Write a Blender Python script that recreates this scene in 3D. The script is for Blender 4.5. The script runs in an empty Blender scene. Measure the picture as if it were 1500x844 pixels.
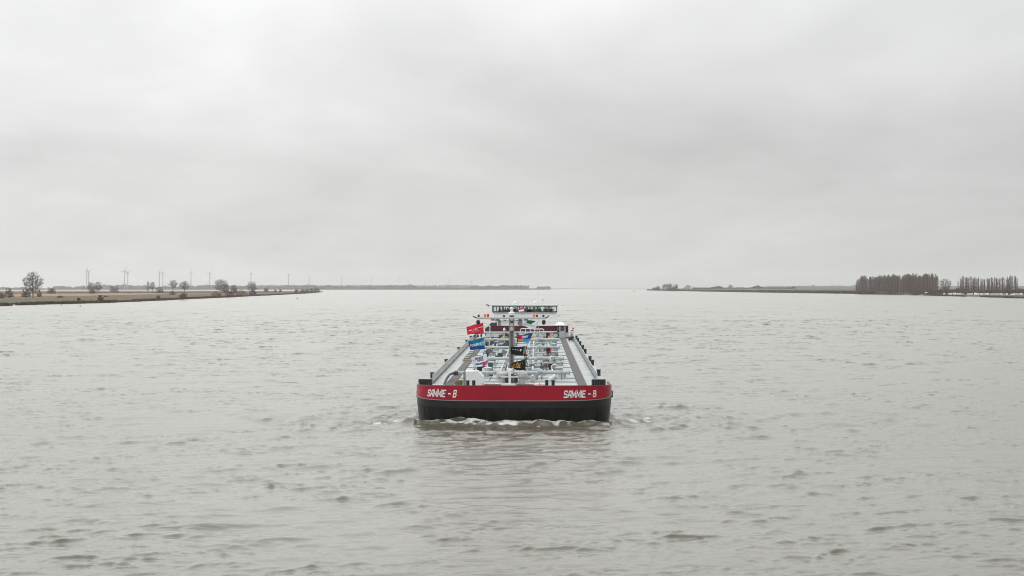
import bpy, bmesh, math, random
import numpy as np
from mathutils import Vector, Matrix

C = bpy.context.scene
COL = C.collection
R = math.radians

# ------------------------------------------------------------------ camera
CAM_H = 10.5          # metres above the water
F = 2083.0            # focal length in pixels of a 1500 px wide picture (50 mm lens)
cam_d = bpy.data.cameras.new('camera')
cam = bpy.data.objects.new('camera', cam_d)
COL.objects.link(cam)
cam.location = (0, 0, CAM_H)
cam.rotation_euler = (R(90), 0, 0)
cam_d.lens = 50.0
cam_d.sensor_width = 36.0
cam_d.clip_start = 0.5
cam_d.clip_end = 60000
C.camera = cam

# ------------------------------------------------------------------ sky
SUN_EL, SUN_AZ = R(47), R(-4)       # azimuth from +Y towards +X
world = bpy.data.worlds.new('World')
C.world = world
world.use_nodes = True
nt = world.node_tree
nt.nodes.clear()


def node(tree, kind, **kw):
    n = tree.nodes.new(kind)
    for k, v in kw.items():
        if k in n.inputs.keys():
            n.inputs[k].default_value = v
        else:
            setattr(n, k, v)
    return n


def math_node(tree, op, a, b=None, clamp=False):
    n = tree.nodes.new('ShaderNodeMath')
    n.operation = op
    n.use_clamp = clamp
    for i, v in enumerate((a, b)):
        if v is None:
            continue
        if isinstance(v, (int, float)):
            n.inputs[i].default_value = v
        else:
            tree.links.new(v, n.inputs[i])
    return n.outputs[0]


def build_world():
    L = nt.links
    out = node(nt, 'ShaderNodeOutputWorld')
    bg = node(nt, 'ShaderNodeBackground')
    bg.inputs['Strength'].default_value = 0.1
    sky = node(nt, 'ShaderNodeTexSky')
    sky.sky_type = 'NISHITA'
    sky.sun_disc = False
    sky.sun_elevation = SUN_EL
    sky.sun_rotation = SUN_AZ
    sky.dust_density = 4.0
    tc = node(nt, 'ShaderNodeTexCoord')
    sep = node(nt, 'ShaderNodeSeparateXYZ')
    L.new(tc.outputs['Generated'], sep.inputs[0])
    z = math_node(nt, 'MAXIMUM', sep.outputs['Z'], 0.0)
    # the cloud deck: a flat layer overhead, so the direction is divided by its height
    zd = math_node(nt, 'ADD', z, 0.16)
    cx = math_node(nt, 'DIVIDE', sep.outputs['X'], zd)
    cy = math_node(nt, 'DIVIDE', sep.outputs['Y'], zd)
    comb = node(nt, 'ShaderNodeCombineXYZ')
    L.new(cx, comb.inputs[0]); L.new(cy, comb.inputs[1])
    def cloud(scale, detail, off, rough=0.5, dist=0.6):
        m = node(nt, 'ShaderNodeMapping')
        m.inputs['Location'].default_value = off
        m.inputs['Scale'].default_value = scale
        L.new(comb.outputs[0], m.inputs[0])
        n = node(nt, 'ShaderNodeTexNoise')
        n.inputs['Scale'].default_value = 1.0
        n.inputs['Detail'].default_value = detail
        n.inputs['Roughness'].default_value = rough
        n.inputs['Distortion'].default_value = dist
        L.new(m.outputs[0], n.inputs['Vector'])
        return n.outputs['Fac']
    c1 = cloud((0.85, 0.62, 1), 5.0, (3.1, 7.7, 0.0), 0.48)
    c2 = cloud((2.9, 1.7, 1), 6.0, (11.3, 2.2, 0.0), 0.50, 0.4)
    a = math_node(nt, 'MULTIPLY', math_node(nt, 'SUBTRACT', c1, 0.5), 0.62)
    b = math_node(nt, 'MULTIPLY', math_node(nt, 'SUBTRACT', c2, 0.5), 0.24)
    var = math_node(nt, 'ADD', math_node(nt, 'ADD', a, b), 1.0)
    # overcast deck brighter overhead; mid-sky band added out of view to brighten the water
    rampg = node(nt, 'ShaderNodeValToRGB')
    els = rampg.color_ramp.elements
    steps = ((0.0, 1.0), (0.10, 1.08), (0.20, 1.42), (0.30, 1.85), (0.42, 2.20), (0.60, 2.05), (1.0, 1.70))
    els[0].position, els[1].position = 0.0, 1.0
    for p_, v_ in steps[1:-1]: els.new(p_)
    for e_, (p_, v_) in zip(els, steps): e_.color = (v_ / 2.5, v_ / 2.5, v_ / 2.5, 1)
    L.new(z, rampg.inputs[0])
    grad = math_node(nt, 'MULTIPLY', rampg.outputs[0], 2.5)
    # and a little brighter towards the hidden sun
    sx, sy = math.sin(SUN_AZ), math.cos(SUN_AZ)
    dot = math_node(nt, 'ADD', math_node(nt, 'MULTIPLY', sep.outputs['X'], sx),
                    math_node(nt, 'MULTIPLY', sep.outputs['Y'], sy))
    dotp = math_node(nt, 'POWER', math_node(nt, 'MAXIMUM', dot, 0.0), 3.0)
    se, ce = math.sin(SUN_EL), math.cos(SUN_EL)
    d3 = math_node(nt, 'ADD', math_node(nt, 'MULTIPLY', dot, ce), math_node(nt, 'MULTIPLY', sep.outputs['Z'], se))
    halo = math_node(nt, 'POWER', math_node(nt, 'MAXIMUM', d3, 0.0), 22.0)
    dotl = math_node(nt, 'ADD', math_node(nt, 'MULTIPLY', sep.outputs['X'], -0.40), 0.93)
    glow = dotl
    glow = math_node(nt, 'ADD', glow, math_node(nt, 'MULTIPLY', halo, 0.25))
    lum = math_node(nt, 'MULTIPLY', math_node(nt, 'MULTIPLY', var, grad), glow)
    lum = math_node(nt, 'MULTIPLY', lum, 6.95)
    crgb = node(nt, 'ShaderNodeCombineXYZ')
    L.new(math_node(nt, 'MULTIPLY', lum, 0.985), crgb.inputs[0])
    L.new(lum, crgb.inputs[1])
    L.new(math_node(nt, 'MULTIPLY', lum, 0.994), crgb.inputs[2])
    mix = node(nt, 'ShaderNodeMix')
    mix.data_type = 'RGBA'
    mix.inputs[0].default_value = 0.96
    L.new(sky.outputs[0], mix.inputs[6])
    L.new(crgb.outputs[0], mix.inputs[7])
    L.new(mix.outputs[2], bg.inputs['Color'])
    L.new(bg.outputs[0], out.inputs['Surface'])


build_world()

# ------------------------------------------------------------------ sun behind the clouds
sun_d = bpy.data.lights.new('sun', 'SUN')
sun_d.energy = 0.8
sun_d.angle = R(90)  # spread wide so its unseen disc, mirrored in the water, brightens it
sun_d.color = (1.0, 0.99, 0.95)
sun = bpy.data.objects.new('sun', sun_d)
COL.objects.link(sun)
sdir = Vector((math.sin(SUN_AZ) * math.cos(SUN_EL), math.cos(SUN_AZ) * math.cos(SUN_EL), math.sin(SUN_EL)))
sun.rotation_euler = sdir.to_track_quat('Z', 'Y').to_euler()
sun.location = (-200, 200, 400)

C.view_settings.view_transform = 'Standard'
C.view_settings.look = 'None'
C.view_settings.exposure = 0.0
C.view_settings.gamma = 1.0
C.view_settings.use_curve_mapping = False
C.render.engine = 'CYCLES'
C.cycles.use_adaptive_sampling = False
C.cycles.use_denoising = True
C.cycles.denoiser = 'OPENIMAGEDENOISE'
C.cycles.denoising_prefilter = 'ACCURATE'
C.cycles.max_bounces = 8
C.cycles.transparent_max_bounces = 12
C.cycles.volume_bounces = 1
C.cycles.filter_width = 1.05
C.cycles.caustics_reflective = False
C.cycles.caustics_refractive = False

HAZE_DENSITY = 0.56e-4

# ================================================================== helpers


def tag(o, label=None, cat=None, group=None, kind=None):
    if label: o['label'] = label
    if cat: o['category'] = cat
    if group: o['group'] = group
    if kind: o['kind'] = kind
    return o


def empty(name, loc=(0, 0, 0), rz=0.0, parent=None):
    o = bpy.data.objects.new(name, None)
    COL.objects.link(o)
    o.location = loc
    o.rotation_euler = (0, 0, rz)
    o.empty_display_size = 0.5
    if parent: o.parent = parent
    return o


def copy_tree(o, parent=None):
    c = o.copy()
    COL.objects.link(c)
    c.parent = parent
    for ch in list(o.children):
        copy_tree(ch, c)
    return c


class MB:
    """collects shapes and links them as one mesh object"""
    def __init__(s):
        s.v = []; s.f = []; s.m = []

    def add(s, vs, fs, mi=0):
        b = len(s.v)
        s.v.extend([tuple(p) for p in vs])
        for f in fs:
            s.f.append(tuple(i + b for i in f)); s.m.append(mi)
        return s

    def box(s, x0, x1, y0, y1, z0, z1, mi=0):
        vs = [(x, y, z) for z in (z0, z1) for y in (y0, y1) for x in (x0, x1)]
        return s.add(vs, [(0, 2, 3, 1), (4, 5, 7, 6), (0, 1, 5, 4), (2, 6, 7, 3), (0, 4, 6, 2), (1, 3, 7, 5)], mi)

    def hexa(s, bot, top, mi=0):
        return s.add(list(bot) + list(top), [(3, 2, 1, 0), (4, 5, 6, 7), (0, 1, 5, 4), (1, 2, 6, 5), (2, 3, 7, 6), (3, 0, 4, 7)], mi)

    def tube(s, path, r, n=6, cap=True, mi=0):
        path = [Vector(p) for p in path]
        rs = r if isinstance(r, (list, tuple)) else [r] * len(path)
        rings = []
        up = Vector((0, 0, 1))
        for i, p in enumerate(path):
            d = (path[min(i + 1, len(path) - 1)] - path[max(i - 1, 0)])
            if d.length < 1e-9: d = Vector((0, 0, 1))
            d.normalize()
            a = d.cross(up)
            if a.length < 1e-3: a = d.cross(Vector((1, 0, 0)))
            a.normalize(); b = d.cross(a)
            rings.append([p + (a * math.cos(2 * math.pi * k / n) + b * math.sin(2 * math.pi * k / n)) * rs[i] for k in range(n)])
        vs = [q for g in rings for q in g]
        fs = []
        for i in range(len(path) - 1):
            for k in range(n):
                k2 = (k + 1) % n
                fs.append((i * n + k, (i + 1) * n + k, (i + 1) * n + k2, i * n + k2))
        if cap:
            fs.append(tuple(range(n)))
            fs.append(tuple((len(path) - 1) * n + k for k in reversed(range(n))))
        return s.add(vs, fs, mi)

    def lathe(s, c, prof, n=14, mi=0, axis='z'):
        """prof = [(r, h)...] turned round an axis through c"""
        c = Vector(c); vs = []; fs = []
        for r, h in prof:
            for k in range(n):
                a = 2 * math.pi * k / n
                u, w = r * math.cos(a), r * math.sin(a)
                if axis == 'z': vs.append(c + Vector((u, w, h)))
                elif axis == 'y': vs.append(c + Vector((u, h, w)))
                else: vs.append(c + Vector((h, u, w)))
        for i in range(len(prof) - 1):
            for k in range(n):
                k2 = (k + 1) % n
                fs.append((i * n + k, i * n + k2, (i + 1) * n + k2, (i + 1) * n + k))
        fs.append(tuple(reversed(range(n))))
        fs.append(tuple((len(prof) - 1) * n + k for k in range(n)))
        return s.add(vs, fs, mi)

    def ring(s, c, rad, r, n=14, m=5, axis='y', mi=0):
        c = Vector(c); vs = []; fs = []
        for i in range(n):
            a = 2 * math.pi * i / n
            for j in range(m):
                b = 2 * math.pi * j / m
                q = rad + r * math.cos(b); h = r * math.sin(b)
                u, w = q * math.cos(a), q * math.sin(a)
                p = (u, h, w) if axis == 'y' else ((u, w, h) if axis == 'z' else (h, u, w))
                vs.append(c + Vector(p))
        for i in range(n):
            for j in range(m):
                i2, j2 = (i + 1) % n, (j + 1) % m
                fs.append((i * m + j, i2 * m + j, i2 * m + j2, i * m + j2))
        return s.add(vs, fs, mi)

    def prism(s, poly, y0, y1, mi=0):
        """poly in (x, z), from y0 to y1"""
        n = len(poly)
        vs = [(x, y0, z) for x, z in poly] + [(x, y1, z) for x, z in poly]
        fs = [tuple(range(n)), tuple(reversed(range(n, 2 * n)))]
        for k in range(n):
            k2 = (k + 1) % n
            fs.append((k, n + k, n + k2, k2))
        return s.add(vs, fs, mi)

    def build(s, name, mat, parent=None, smooth=False, fix=True):
        me = bpy.data.meshes.new(name)
        me.from_pydata(s.v, [], s.f)
        for m in (mat if isinstance(mat, (list, tuple)) else [mat]):
            me.materials.append(m)
        if any(s.m):
            me.polygons.foreach_set('material_index', s.m)
        if fix:
            bm = bmesh.new(); bm.from_mesh(me)
            bmesh.ops.recalc_face_normals(bm, faces=bm.faces)
            bm.to_mesh(me); bm.free()
        if smooth:
            me.polygons.foreach_set('use_smooth', [True] * len(me.polygons))
            me.set_sharp_from_angle(angle=R(40))
        me.update()
        o = bpy.data.objects.new(name, me)
        COL.objects.link(o)
        if parent: o.parent = parent
        return o


MATS = {}


def mat(name, col, rough=0.5, metal=0.0, var=0.12, scale=1.5, coat=0.0, stretch=(1, 1, 1), bump=0.0, spec=0.5, alt=None):
    """a procedural paint or natural surface: the base colour is varied by noise in object space"""
    if name in MATS: return MATS[name]
    m = bpy.data.materials.new(name)
    m.use_nodes = True
    t = m.node_tree
    p = t.nodes['Principled BSDF']
    p.inputs['Roughness'].default_value = rough
    p.inputs['Metallic'].default_value = metal
    p.inputs['Coat Weight'].default_value = coat
    p.inputs['Specular IOR Level'].default_value = spec
    tc = t.nodes.new('ShaderNodeTexCoord')
    mp = t.nodes.new('ShaderNodeMapping')
    mp.inputs['Scale'].default_value = stretch
    t.links.new(tc.outputs['Object'], mp.inputs[0])
    nz = t.nodes.new('ShaderNodeTexNoise')
    nz.inputs['Scale'].default_value = scale
    nz.inputs['Detail'].default_value = 5
    nz.inputs['Roughness'].default_value = 0.6
    t.links.new(mp.outputs[0], nz.inputs['Vector'])
    ramp = t.nodes.new('ShaderNodeValToRGB')
    ramp.color_ramp.elements[0].position = 0.3
    ramp.color_ramp.elements[1].position = 0.72
    lo = alt if alt else tuple(c * (1 - var) for c in col)
    hi = col if alt else tuple(min(1, c * (1 + var)) for c in col)
    ramp.color_ramp.elements[0].color = (*lo, 1)
    ramp.color_ramp.elements[1].color = (*hi, 1)
    t.links.new(nz.outputs['Fac'], ramp.inputs[0])
    t.links.new(ramp.outputs[0], p.inputs['Base Color'])
    if bump:
        b = t.nodes.new('ShaderNodeBump')
        b.inputs['Strength'].default_value = bump
        b.inputs['Distance'].default_value = 0.05
        t.links.new(nz.outputs['Fac'], b.inputs['Height'])
        t.links.new(b.outputs[0], p.inputs['Normal'])
    MATS[name] = m
    return m


def lamp_mat(name, col, strength):
    m = bpy.data.materials.new(name); m.use_nodes = True
    p = m.node_tree.nodes['Principled BSDF']
    p.inputs['Base Color'].default_value = (*col, 1)
    p.inputs['Emission Color'].default_value = (*col, 1)
    p.inputs['Emission Strength'].default_value = strength
    return m


def glass_mat():
    m = bpy.data.materials.new('window_glass'); m.use_nodes = True
    t = m.node_tree; t.nodes.clear()
    out = t.nodes.new('ShaderNodeOutputMaterial')
    tr = t.nodes.new('ShaderNodeBsdfTransparent'); tr.inputs[0].default_value = (0.93, 0.97, 0.95, 1)
    gl = t.nodes.new('ShaderNodeBsdfGlossy'); gl.inputs['Roughness'].default_value = 0.02
    fr = t.nodes.new('ShaderNodeFresnel'); fr.inputs['IOR'].default_value = 1.45
    mx = t.nodes.new('ShaderNodeMixShader')
    t.links.new(fr.outputs[0], mx.inputs[0]); t.links.new(tr.outputs[0], mx.inputs[1]); t.links.new(gl.outputs[0], mx.inputs[2])
    t.links.new(mx.outputs[0], out.inputs['Surface'])
    return m


def ground(px, py, z=0.0):
    """point on the level z seen at a pixel of the 1500 x 844 photograph"""
    d = F * (CAM_H - z) / (py - 422.0)
    return Vector(((px - 750.0) / F * d, d, z))


def at_dist(px, d, z=0.0):
    return Vector(((px - 750.0) / F * d, d, z))


def height_at(py, d):
    return CAM_H - (py - 422.0) / F * d


M = dict(
    hull=mat('black_hull_paint', (0.036, 0.034, 0.031), 0.42, scale=1.1, stretch=(1.6, 1.6, 0.16), spec=0.45, alt=(0.008, 0.0085, 0.009)),
    hull_up=mat('charcoal_hull_paint', (0.018, 0.0195, 0.021), 0.40, var=0.2, scale=0.7, stretch=(1, 1, 0.3)),
    red=mat('red_bulwark_paint', (0.345, 0.009, 0.026), 0.33, var=0.13, scale=0.6, coat=0.0, spec=0.30, stretch=(1, 1, 0.4)),
    dred=mat('dark_red_paint', (0.075, 0.004, 0.010), 0.45, var=0.15),
    white=mat('white_paint', (0.72, 0.73, 0.73), 0.42, var=0.05, scale=1.2),
    deck=mat('pale_grey_deck_paint', (0.375, 0.40, 0.405), 0.6, var=0.18, scale=0.5),
    pipe=mat('pale_grey_pipe_paint', (0.46, 0.50, 0.51), 0.42, var=0.08),
    pipe2=mat('worn_grey_pipe_paint', (0.36, 0.40, 0.41), 0.45, var=0.15),
    strip=mat('grey_antislip', (0.105, 0.10, 0.105), 0.9, var=0.12, scale=3.0),
    steel=mat('weathered_mast_paint', (0.25, 0.245, 0.23), 0.45, var=0.15, scale=1.0),
    rail=mat('galvanised_rail', (0.46, 0.47, 0.46), 0.5, metal=0.1, var=0.12),
    kick=mat('dark_kickboard', (0.07, 0.085, 0.09), 0.6, var=0.2),
    black=mat('black_steel', (0.010, 0.010, 0.012), 0.45, var=0.3),
    navy=mat('blue_black_steel', (0.02, 0.03, 0.045), 0.5, var=0.3),
    grey=mat('mid_grey_steel', (0.20, 0.21, 0.21), 0.5, var=0.15),
    dgrey=mat('dark_grey_tarpaulin', (0.055, 0.06, 0.065), 0.75, var=0.3),
    vent=mat('warm_grey_vent_paint', (0.46, 0.45, 0.43), 0.45, var=0.1),
    rope=mat('tan_rope', (0.22, 0.16, 0.08), 0.9, var=0.3, scale=9),
    rust=mat('red_brown_coupling', (0.10, 0.035, 0.03), 0.6, var=0.3),
    orange=mat('orange_plastic', (0.85, 0.20, 0.02), 0.4, var=0.1),
    redp=mat('red_plastic', (0.65, 0.02, 0.04), 0.4, var=0.1),
    yellow=mat('yellow_paint', (0.62, 0.36, 0.04), 0.5, var=0.15),
    green=mat('pale_green_plastic', (0.15, 0.24, 0.16), 0.5, var=0.15),
    teal=mat('dark_teal_paint', (0.03, 0.075, 0.08), 0.5, var=0.2),
    purple=mat('purple_cloth', (0.12, 0.012, 0.07), 0.7, var=0.2),
    letter=mat('white_lettering', (0.82, 0.83, 0.84), 0.5, var=0.02),
    glass=glass_mat(),
)

# ================================================================== water
BOW = Vector((0.10, 110.0, 0.0))
HEAD = 0.017                        # the ship's heading off the view axis, radians
B2, D0, NEXP = 7.8, 5.2, 3.8        # half beam, depth of the rounded bow, fullness


def bow_y(x):
    a = np.clip(np.abs(x) / B2, 0, 1)
    return D0 * (1 - (1 - a ** NEXP) ** (1 / NEXP))


def water_material():
    m = bpy.data.materials.new('river_water'); m.use_nodes = True
    t = m.node_tree; L = t.links
    p = t.nodes['Principled BSDF']
    p.inputs['IOR'].default_value = 1.333
    tc = t.nodes.new('ShaderNodeTexCoord')
    def noise(scale, detail, stretch=(1, 1, 1), rot=0.0, rough=0.55, dist=0.0):
        mp = t.nodes.new('ShaderNodeMapping')
        mp.inputs['Scale'].default_value = stretch
        mp.inputs['Rotation'].default_value = (0, 0, rot)
        L.new(tc.outputs['Object'], mp.inputs[0])
        n = t.nodes.new('ShaderNodeTexNoise')
        n.inputs['Scale'].default_value = scale
        n.inputs['Detail'].default_value = detail
        n.inputs['Roughness'].default_value = rough
        n.inputs['Distortion'].default_value = dist
        L.new(mp.outputs[0], n.inputs['Vector'])
        return n.outputs['Fac']
    # muddy body colour
    silt = noise(0.02, 4)
    ramp = t.nodes.new('ShaderNodeValToRGB')
    ramp.color_ramp.elements[0].color = (0.086, 0.081, 0.058, 1)
    ramp.color_ramp.elements[1].color = (0.106, 0.100, 0.077, 1)
    L.new(silt, ramp.inputs[0])
    # foam
    fa = t.nodes.new('ShaderNodeAttribute'); fa.attribute_name = 'foam'
    fn = noise(2.4, 8, (0.7, 1.5, 1), 0.0, 0.72, 1.2)
    f2 = noise(0.55, 3, (0.7, 1.4, 1))
    th = math_node(t, 'ADD', math_node(t, 'MULTIPLY', fn, 0.95), math_node(t, 'MULTIPLY', f2, 0.35))
    s = math_node(t, 'SUBTRACT', math_node(t, 'ADD', fa.outputs['Fac'], th), 1.24)
    foam = math_node(t, 'MULTIPLY', s, 3.0, clamp=True)
    mix = t.nodes.new('ShaderNodeMix'); mix.data_type = 'RGBA'
    L.new(foam, mix.inputs[0])
    L.new(ramp.outputs[0], mix.inputs[6])
    mix.inputs[7].default_value = (0.62, 0.61, 0.585, 1)
    L.new(mix.outputs[2], p.inputs['Base Color'])
    # roughness: wavelets too fine for the mesh
    ra = t.nodes.new('ShaderNodeAttribute'); ra.attribute_name = 'chop'
    gust = noise(0.012, 4, (1, 0.35, 1), 0.25)
    r = math_node(t, 'ADD', ra.outputs['Fac'], math_node(t, 'MULTIPLY', math_node(t, 'SUBTRACT', gust, 0.5), 0.06))
    r = math_node(t, 'ADD', r, math_node(t, 'MULTIPLY', foam, 0.6), clamp=True)
    L.new(r, p.inputs['Roughness'])
    # ripples
    n1 = noise(2.2, 8, (0.6, 1.3, 1), 0.25, 0.6, 0.3)
    n2 = noise(1.3, 6, (0.55, 1.3, 1), 0.25, 0.6, 0.2)
    n2.node.noise_type = 'RIDGED_MULTIFRACTAL'
    h = math_node(t, 'ADD', math_node(t, 'MULTIPLY', n1, 0.036), math_node(t, 'MULTIPLY', n2, 0.012))
    h = math_node(t, 'ADD', h, math_node(t, 'MULTIPLY', foam, 0.10))
    bp = t.nodes.new('ShaderNodeBump')
    bp.inputs['Strength'].default_value = 0.9
    bp.inputs['Distance'].default_value = 1.0
    L.new(h, bp.inputs['Height'])
    L.new(bp.outputs[0], p.inputs['Normal'])
    return m


def build_water():
    rng = np.random.default_rng(7)
    # rows get closer together towards the middle distance the wavelets need; columns fan out
    ys = [-11.0, 0.0, 15.0, 28.0]
    y = 36.0
    while y < 15800:
        ys.append(y)
        y += max(0.12, min(y * y / 14931.0 / 2.0, 0.38)) if y < 430 else 0.38 + (y - 430) * 0.0016 + max(0, y - 1000) * 0.03
    ys.append(15800.0)
    ys = np.array(ys)
    nc = 1250
    ts = np.linspace(-0.46, 0.46, nc)
    Y, T = np.meshgrid(ys, ts, indexing='ij')
    X = T * (Y + 12.0) * (1.0 + 0.0 * Y)
    dY = np.gradient(ys)[:, None]
    dX = (0.92 * (ys + 12.0) / (nc - 1))[:, None]
    Z = np.zeros_like(X); PX = np.zeros_like(X); PY = np.zeros_like(X)
    tot = 0.0
    miss = np.zeros((len(ys), 1))
    # gust patches: wave energy is not even over the reach
    def smooth(seed, wl, n=9, ax=1.0):
        r = np.random.default_rng(seed); out = np.zeros_like(X)
        for _ in range(n):
            a = r.uniform(0, 2 * math.pi); k = 2 * math.pi / (wl * r.uniform(0.6, 1.6))
            out += np.sin(k * (np.cos(a) * X * ax + np.sin(a) * Y) + r.uniform(0, 6.28))
        return out / math.sqrt(n / 2)
    patch = np.clip((1.0 + 0.20 * smooth(3, 60.0)) * (0.95 + 0.28 * smooth(5, 13.0, 12, 0.6)), 0.5, 1.3)
    # waves on a ship-disturbed surface stay the same; the spectrum is short and steep
    NW = 120
    lam = np.exp(np.concatenate([rng.uniform(math.log(0.40), math.log(1.4), 46), rng.uniform(math.log(1.4), math.log(5.0), 74)]))
    main = R(-90 + 16)                                   # running towards the lock
    ang = main + rng.normal(0, 1, NW) * np.where(lam > 1.6, 0.36, 0.55)
    ph = rng.uniform(0, 2 * math.pi, NW)
    for i in range(NW):
        k = 2 * math.pi / lam[i]
        kx, ky = k * math.cos(ang[i]), k * math.sin(ang[i])
        slope = 0.0120 if lam[i] > 1.4 else 0.0095
        if lam[i] > 2.8: slope *= 0.6
        A = slope / k
        lx = 2 * math.pi / max(abs(kx), 1e-6); ly = 2 * math.pi / max(abs(ky), 1e-6)
        w = np.clip(np.minimum(lx / dX, ly / dY) / 2.6 - 0.75, 0, 1)      # only what the mesh can carry
        miss += (1 - w ** 2) * slope ** 2 / 2
        rows = (w[:, 0] > 0)
        if not rows.any(): continue
        arg = kx * X[rows] + ky * Y[rows] + ph[i]
        g = patch[rows] * w[rows] * A
        Z[rows] += g * np.sin(arg)
        c = g * np.cos(arg) * 0.6
        PX[rows] += c * kx / k
        PY[rows] += c * ky / k
    # short steep wavelets: crests a metre or two long whose near faces show the dark water
    def wavelets(n, xr, yr, amp, seed, even=False, size=0.75):
        r = np.random.default_rng(seed)
        left = 0
        for _ in range(n):
            if even: y0 = r.uniform(*yr); x0 = r.uniform(*xr)
            elif left > 0 and r.uniform() < 0.8:          # the next crest of the same line
                left -= 1
                st = r.uniform(0.7, 2.0) * size / 0.75
                x0 += st * math.cos(gth); y0 += st * math.sin(gth) + r.normal(0, 0.22)
                if y0 > yr[1]: continue
            else:
                y0 = math.sqrt(r.uniform(yr[0] ** 2, yr[1] ** 2)); x0 = r.uniform(*xr) * (y0 + 12)
                left = int(r.integers(0, 9)); gth = R(17) + r.normal(0, 0.22); gain = math.exp(r.normal(0, 0.35))
            if not even and math.sin(x0 * 0.13 + 0.05 * y0 + seed) + math.sin(y0 * 0.11 - 0.04 * x0 + 2 * seed) + 0.7 * math.sin(x0 * 0.31 + y0 * 0.23) < -1.3: continue
            wu = min(2.6, size * math.exp(r.normal(0, 0.55)))
            far = max(0.0, (y0 - 150) / 300)
            A = amp * (1.0 if even else gain) * math.exp(r.normal(0, 0.35)) * (0.55 + 0.45 * wu) * (1 + 0.5 * min(far, 1)) * min(1.0, max(0.15, (1150 - y0) / 700))
            A = min(A, 0.085 * (1 + 1.2 * min(far, 1)), 0.13 * wu + 0.012)
            wf = max(A * r.uniform(1.1, 2.4), 0.085 + 0.25 * min(far, 1.5)); wb = wf * r.uniform(2.2, 4.0)
            th = R(16) + r.normal(0, 0.30)
            ext = 2.6 * wu + wb
            i0, i1 = np.searchsorted(ys, (y0 - ext, y0 + ext))
            if i1 - i0 < 3: continue
            sc = 0.92 * (y0 + 12) / (nc - 1)
            jc = (x0 / (y0 + 12) + 0.46) / 0.92 * (nc - 1); jw = ext / sc + 2
            j0, j1 = int(max(0, jc - jw)), int(min(nc, jc + jw))
            if j1 - j0 < 3: continue
            dx_ = X[i0:i1, j0:j1] - x0; dy_ = Y[i0:i1, j0:j1] - y0
            u = dx_ * math.cos(th) + dy_ * math.sin(th); v = -dx_ * math.sin(th) + dy_ * math.cos(th)
            k1, k2 = r.uniform(2.5, 5) , r.uniform(6, 11)
            p1, p2 = r.uniform(0, 6.28, 2)
            v = v + wf * (0.60 * np.sin(u * k1 / max(wu, 0.4) * 0.7 + p1) + 0.16 * np.sin(u * k2 + p2)) + 0.25 * u * u / max(wu, 0.5)
            e = np.exp(-(u / wu) ** 2 - (v / np.where(v < 0, wf, wb)) ** 2)
            Z[i0:i1, j0:j1] += A * e * (1 + 0.12 * np.sin(u * k2 * 0.6 + p1))
    wavelets(6500, (-0.45, 0.45), (38, 150), 0.046, 71, size=0.40)
    wavelets(20000, (-0.45, 0.45), (38, 150), 0.030, 77, size=0.27)
    wavelets(20000, (-0.45, 0.45), (150, 470), 0.064, 72, size=0.52)
    wavelets(7000, (-0.45, 0.45), (470, 1100), 0.060, 74, size=1.0)
    wavelets(150, (-8, 8), (96, 108), 0.045, 73, even=True)
    wavelets(260, (6, 18), (104, 130), 0.055, 75, even=True)
    wavelets(220, (-17, -6), (104, 128), 0.055, 76, even=True)
    # the ship's bow wave, in her own axes
    lx_ = (X - BOW.x) * math.cos(HEAD) - (Y - BOW.y) * math.sin(HEAD)
    ly_ = (X - BOW.x) * math.sin(HEAD) + (Y - BOW.y) * math.cos(HEAD)
    ax = np.abs(lx_)
    ridge = -1.5 + 0.22 * np.clip(ax - 4.5, 0, None) ** 1.55 + 0.35 * smooth(21, 2.6) + 0.4 * smooth(22, 7)
    dist = ly_ - ridge
    amp = 0.40 * np.exp(-(ax / 8.0) ** 4) * (1 + 0.15 * smooth(23, 2.0)) + 0.10 * np.exp(-((ax - 11) / 5.0) ** 2)
    hump = amp * np.exp(-(dist / 0.9) ** 2)
    hump2 = 0.10 * np.exp(-(ax / 8) ** 4) * np.exp(-((dist + 4.2) / 1.3) ** 2)
    near = np.exp(-(ly_ / 60.0) ** 2)
    Z += hump + hump2
    calm = 1 - 0.45 * np.exp(-(ax / 7.0) ** 4) * np.exp(-((ly_ + 5) / 5.0) ** 2)
    # diverging crests off both shoulders
    for q, (off, sl, wd) in enumerate(((8.5, 1.25, 1.0), (12.5, 1.2, 1.3), (17, 1.15, 1.6))):
        dd = ly_ - (ax - off) * sl - 0.5 * smooth(40 + q, 6)
        Z += 0.20 * np.exp(-(dd / wd) ** 2) * np.exp(-((ax - off - 3) / 7.0) ** 2) * (ax > off - 1) * (0.6 + 0.4 * np.clip(smooth(50 + q, 3), -1, 1))
    rag = 0.55 * smooth(61, 1.4) + 0.4 * smooth(62, 3.5)
    foam = 0.97 * np.exp(-(ax / 8.0) ** 6) * np.exp(-((dist + 0.25 + 0.6 * rag) / np.where(dist < -0.25, 0.7, 1.2)) ** 2)
    foam = np.maximum(foam, 0.86 * np.exp(-((ax - 9.3) / 2.9) ** 2) * np.exp(-(dist / 0.9) ** 2))
    side = np.exp(-((ax - 9.4 - 0.16 * np.clip(ly_, -3, 99) + 0.5 * smooth(81, 3.0)) / 2.1) ** 2) * np.exp(-np.clip(ly_ - 5, 0, 99) / 7.0) * np.clip((ly_ + 2.5) / 2.0, 0, 1)
    foam = np.maximum(foam, (0.80 + 0.14 * smooth(82, 1.2)) * side)
    hugs = np.exp(-((ax - 7.9) / 0.5) ** 2) * (ly_ > 3) * np.exp(-np.clip(ly_, 0, 999) / 60.0)
    foam = np.maximum(foam, 0.80 * hugs)
    # a few small whitecaps
    X2 = X + PX; Y2 = Y + PY
    nr = len(ys)
    co = np.stack([X2, Y2, Z], -1).astype(np.float32).reshape(-1)
    me = bpy.data.meshes.new('water')
    nf = (nr - 1) * (nc - 1)
    me.vertices.add(nr * nc)
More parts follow.
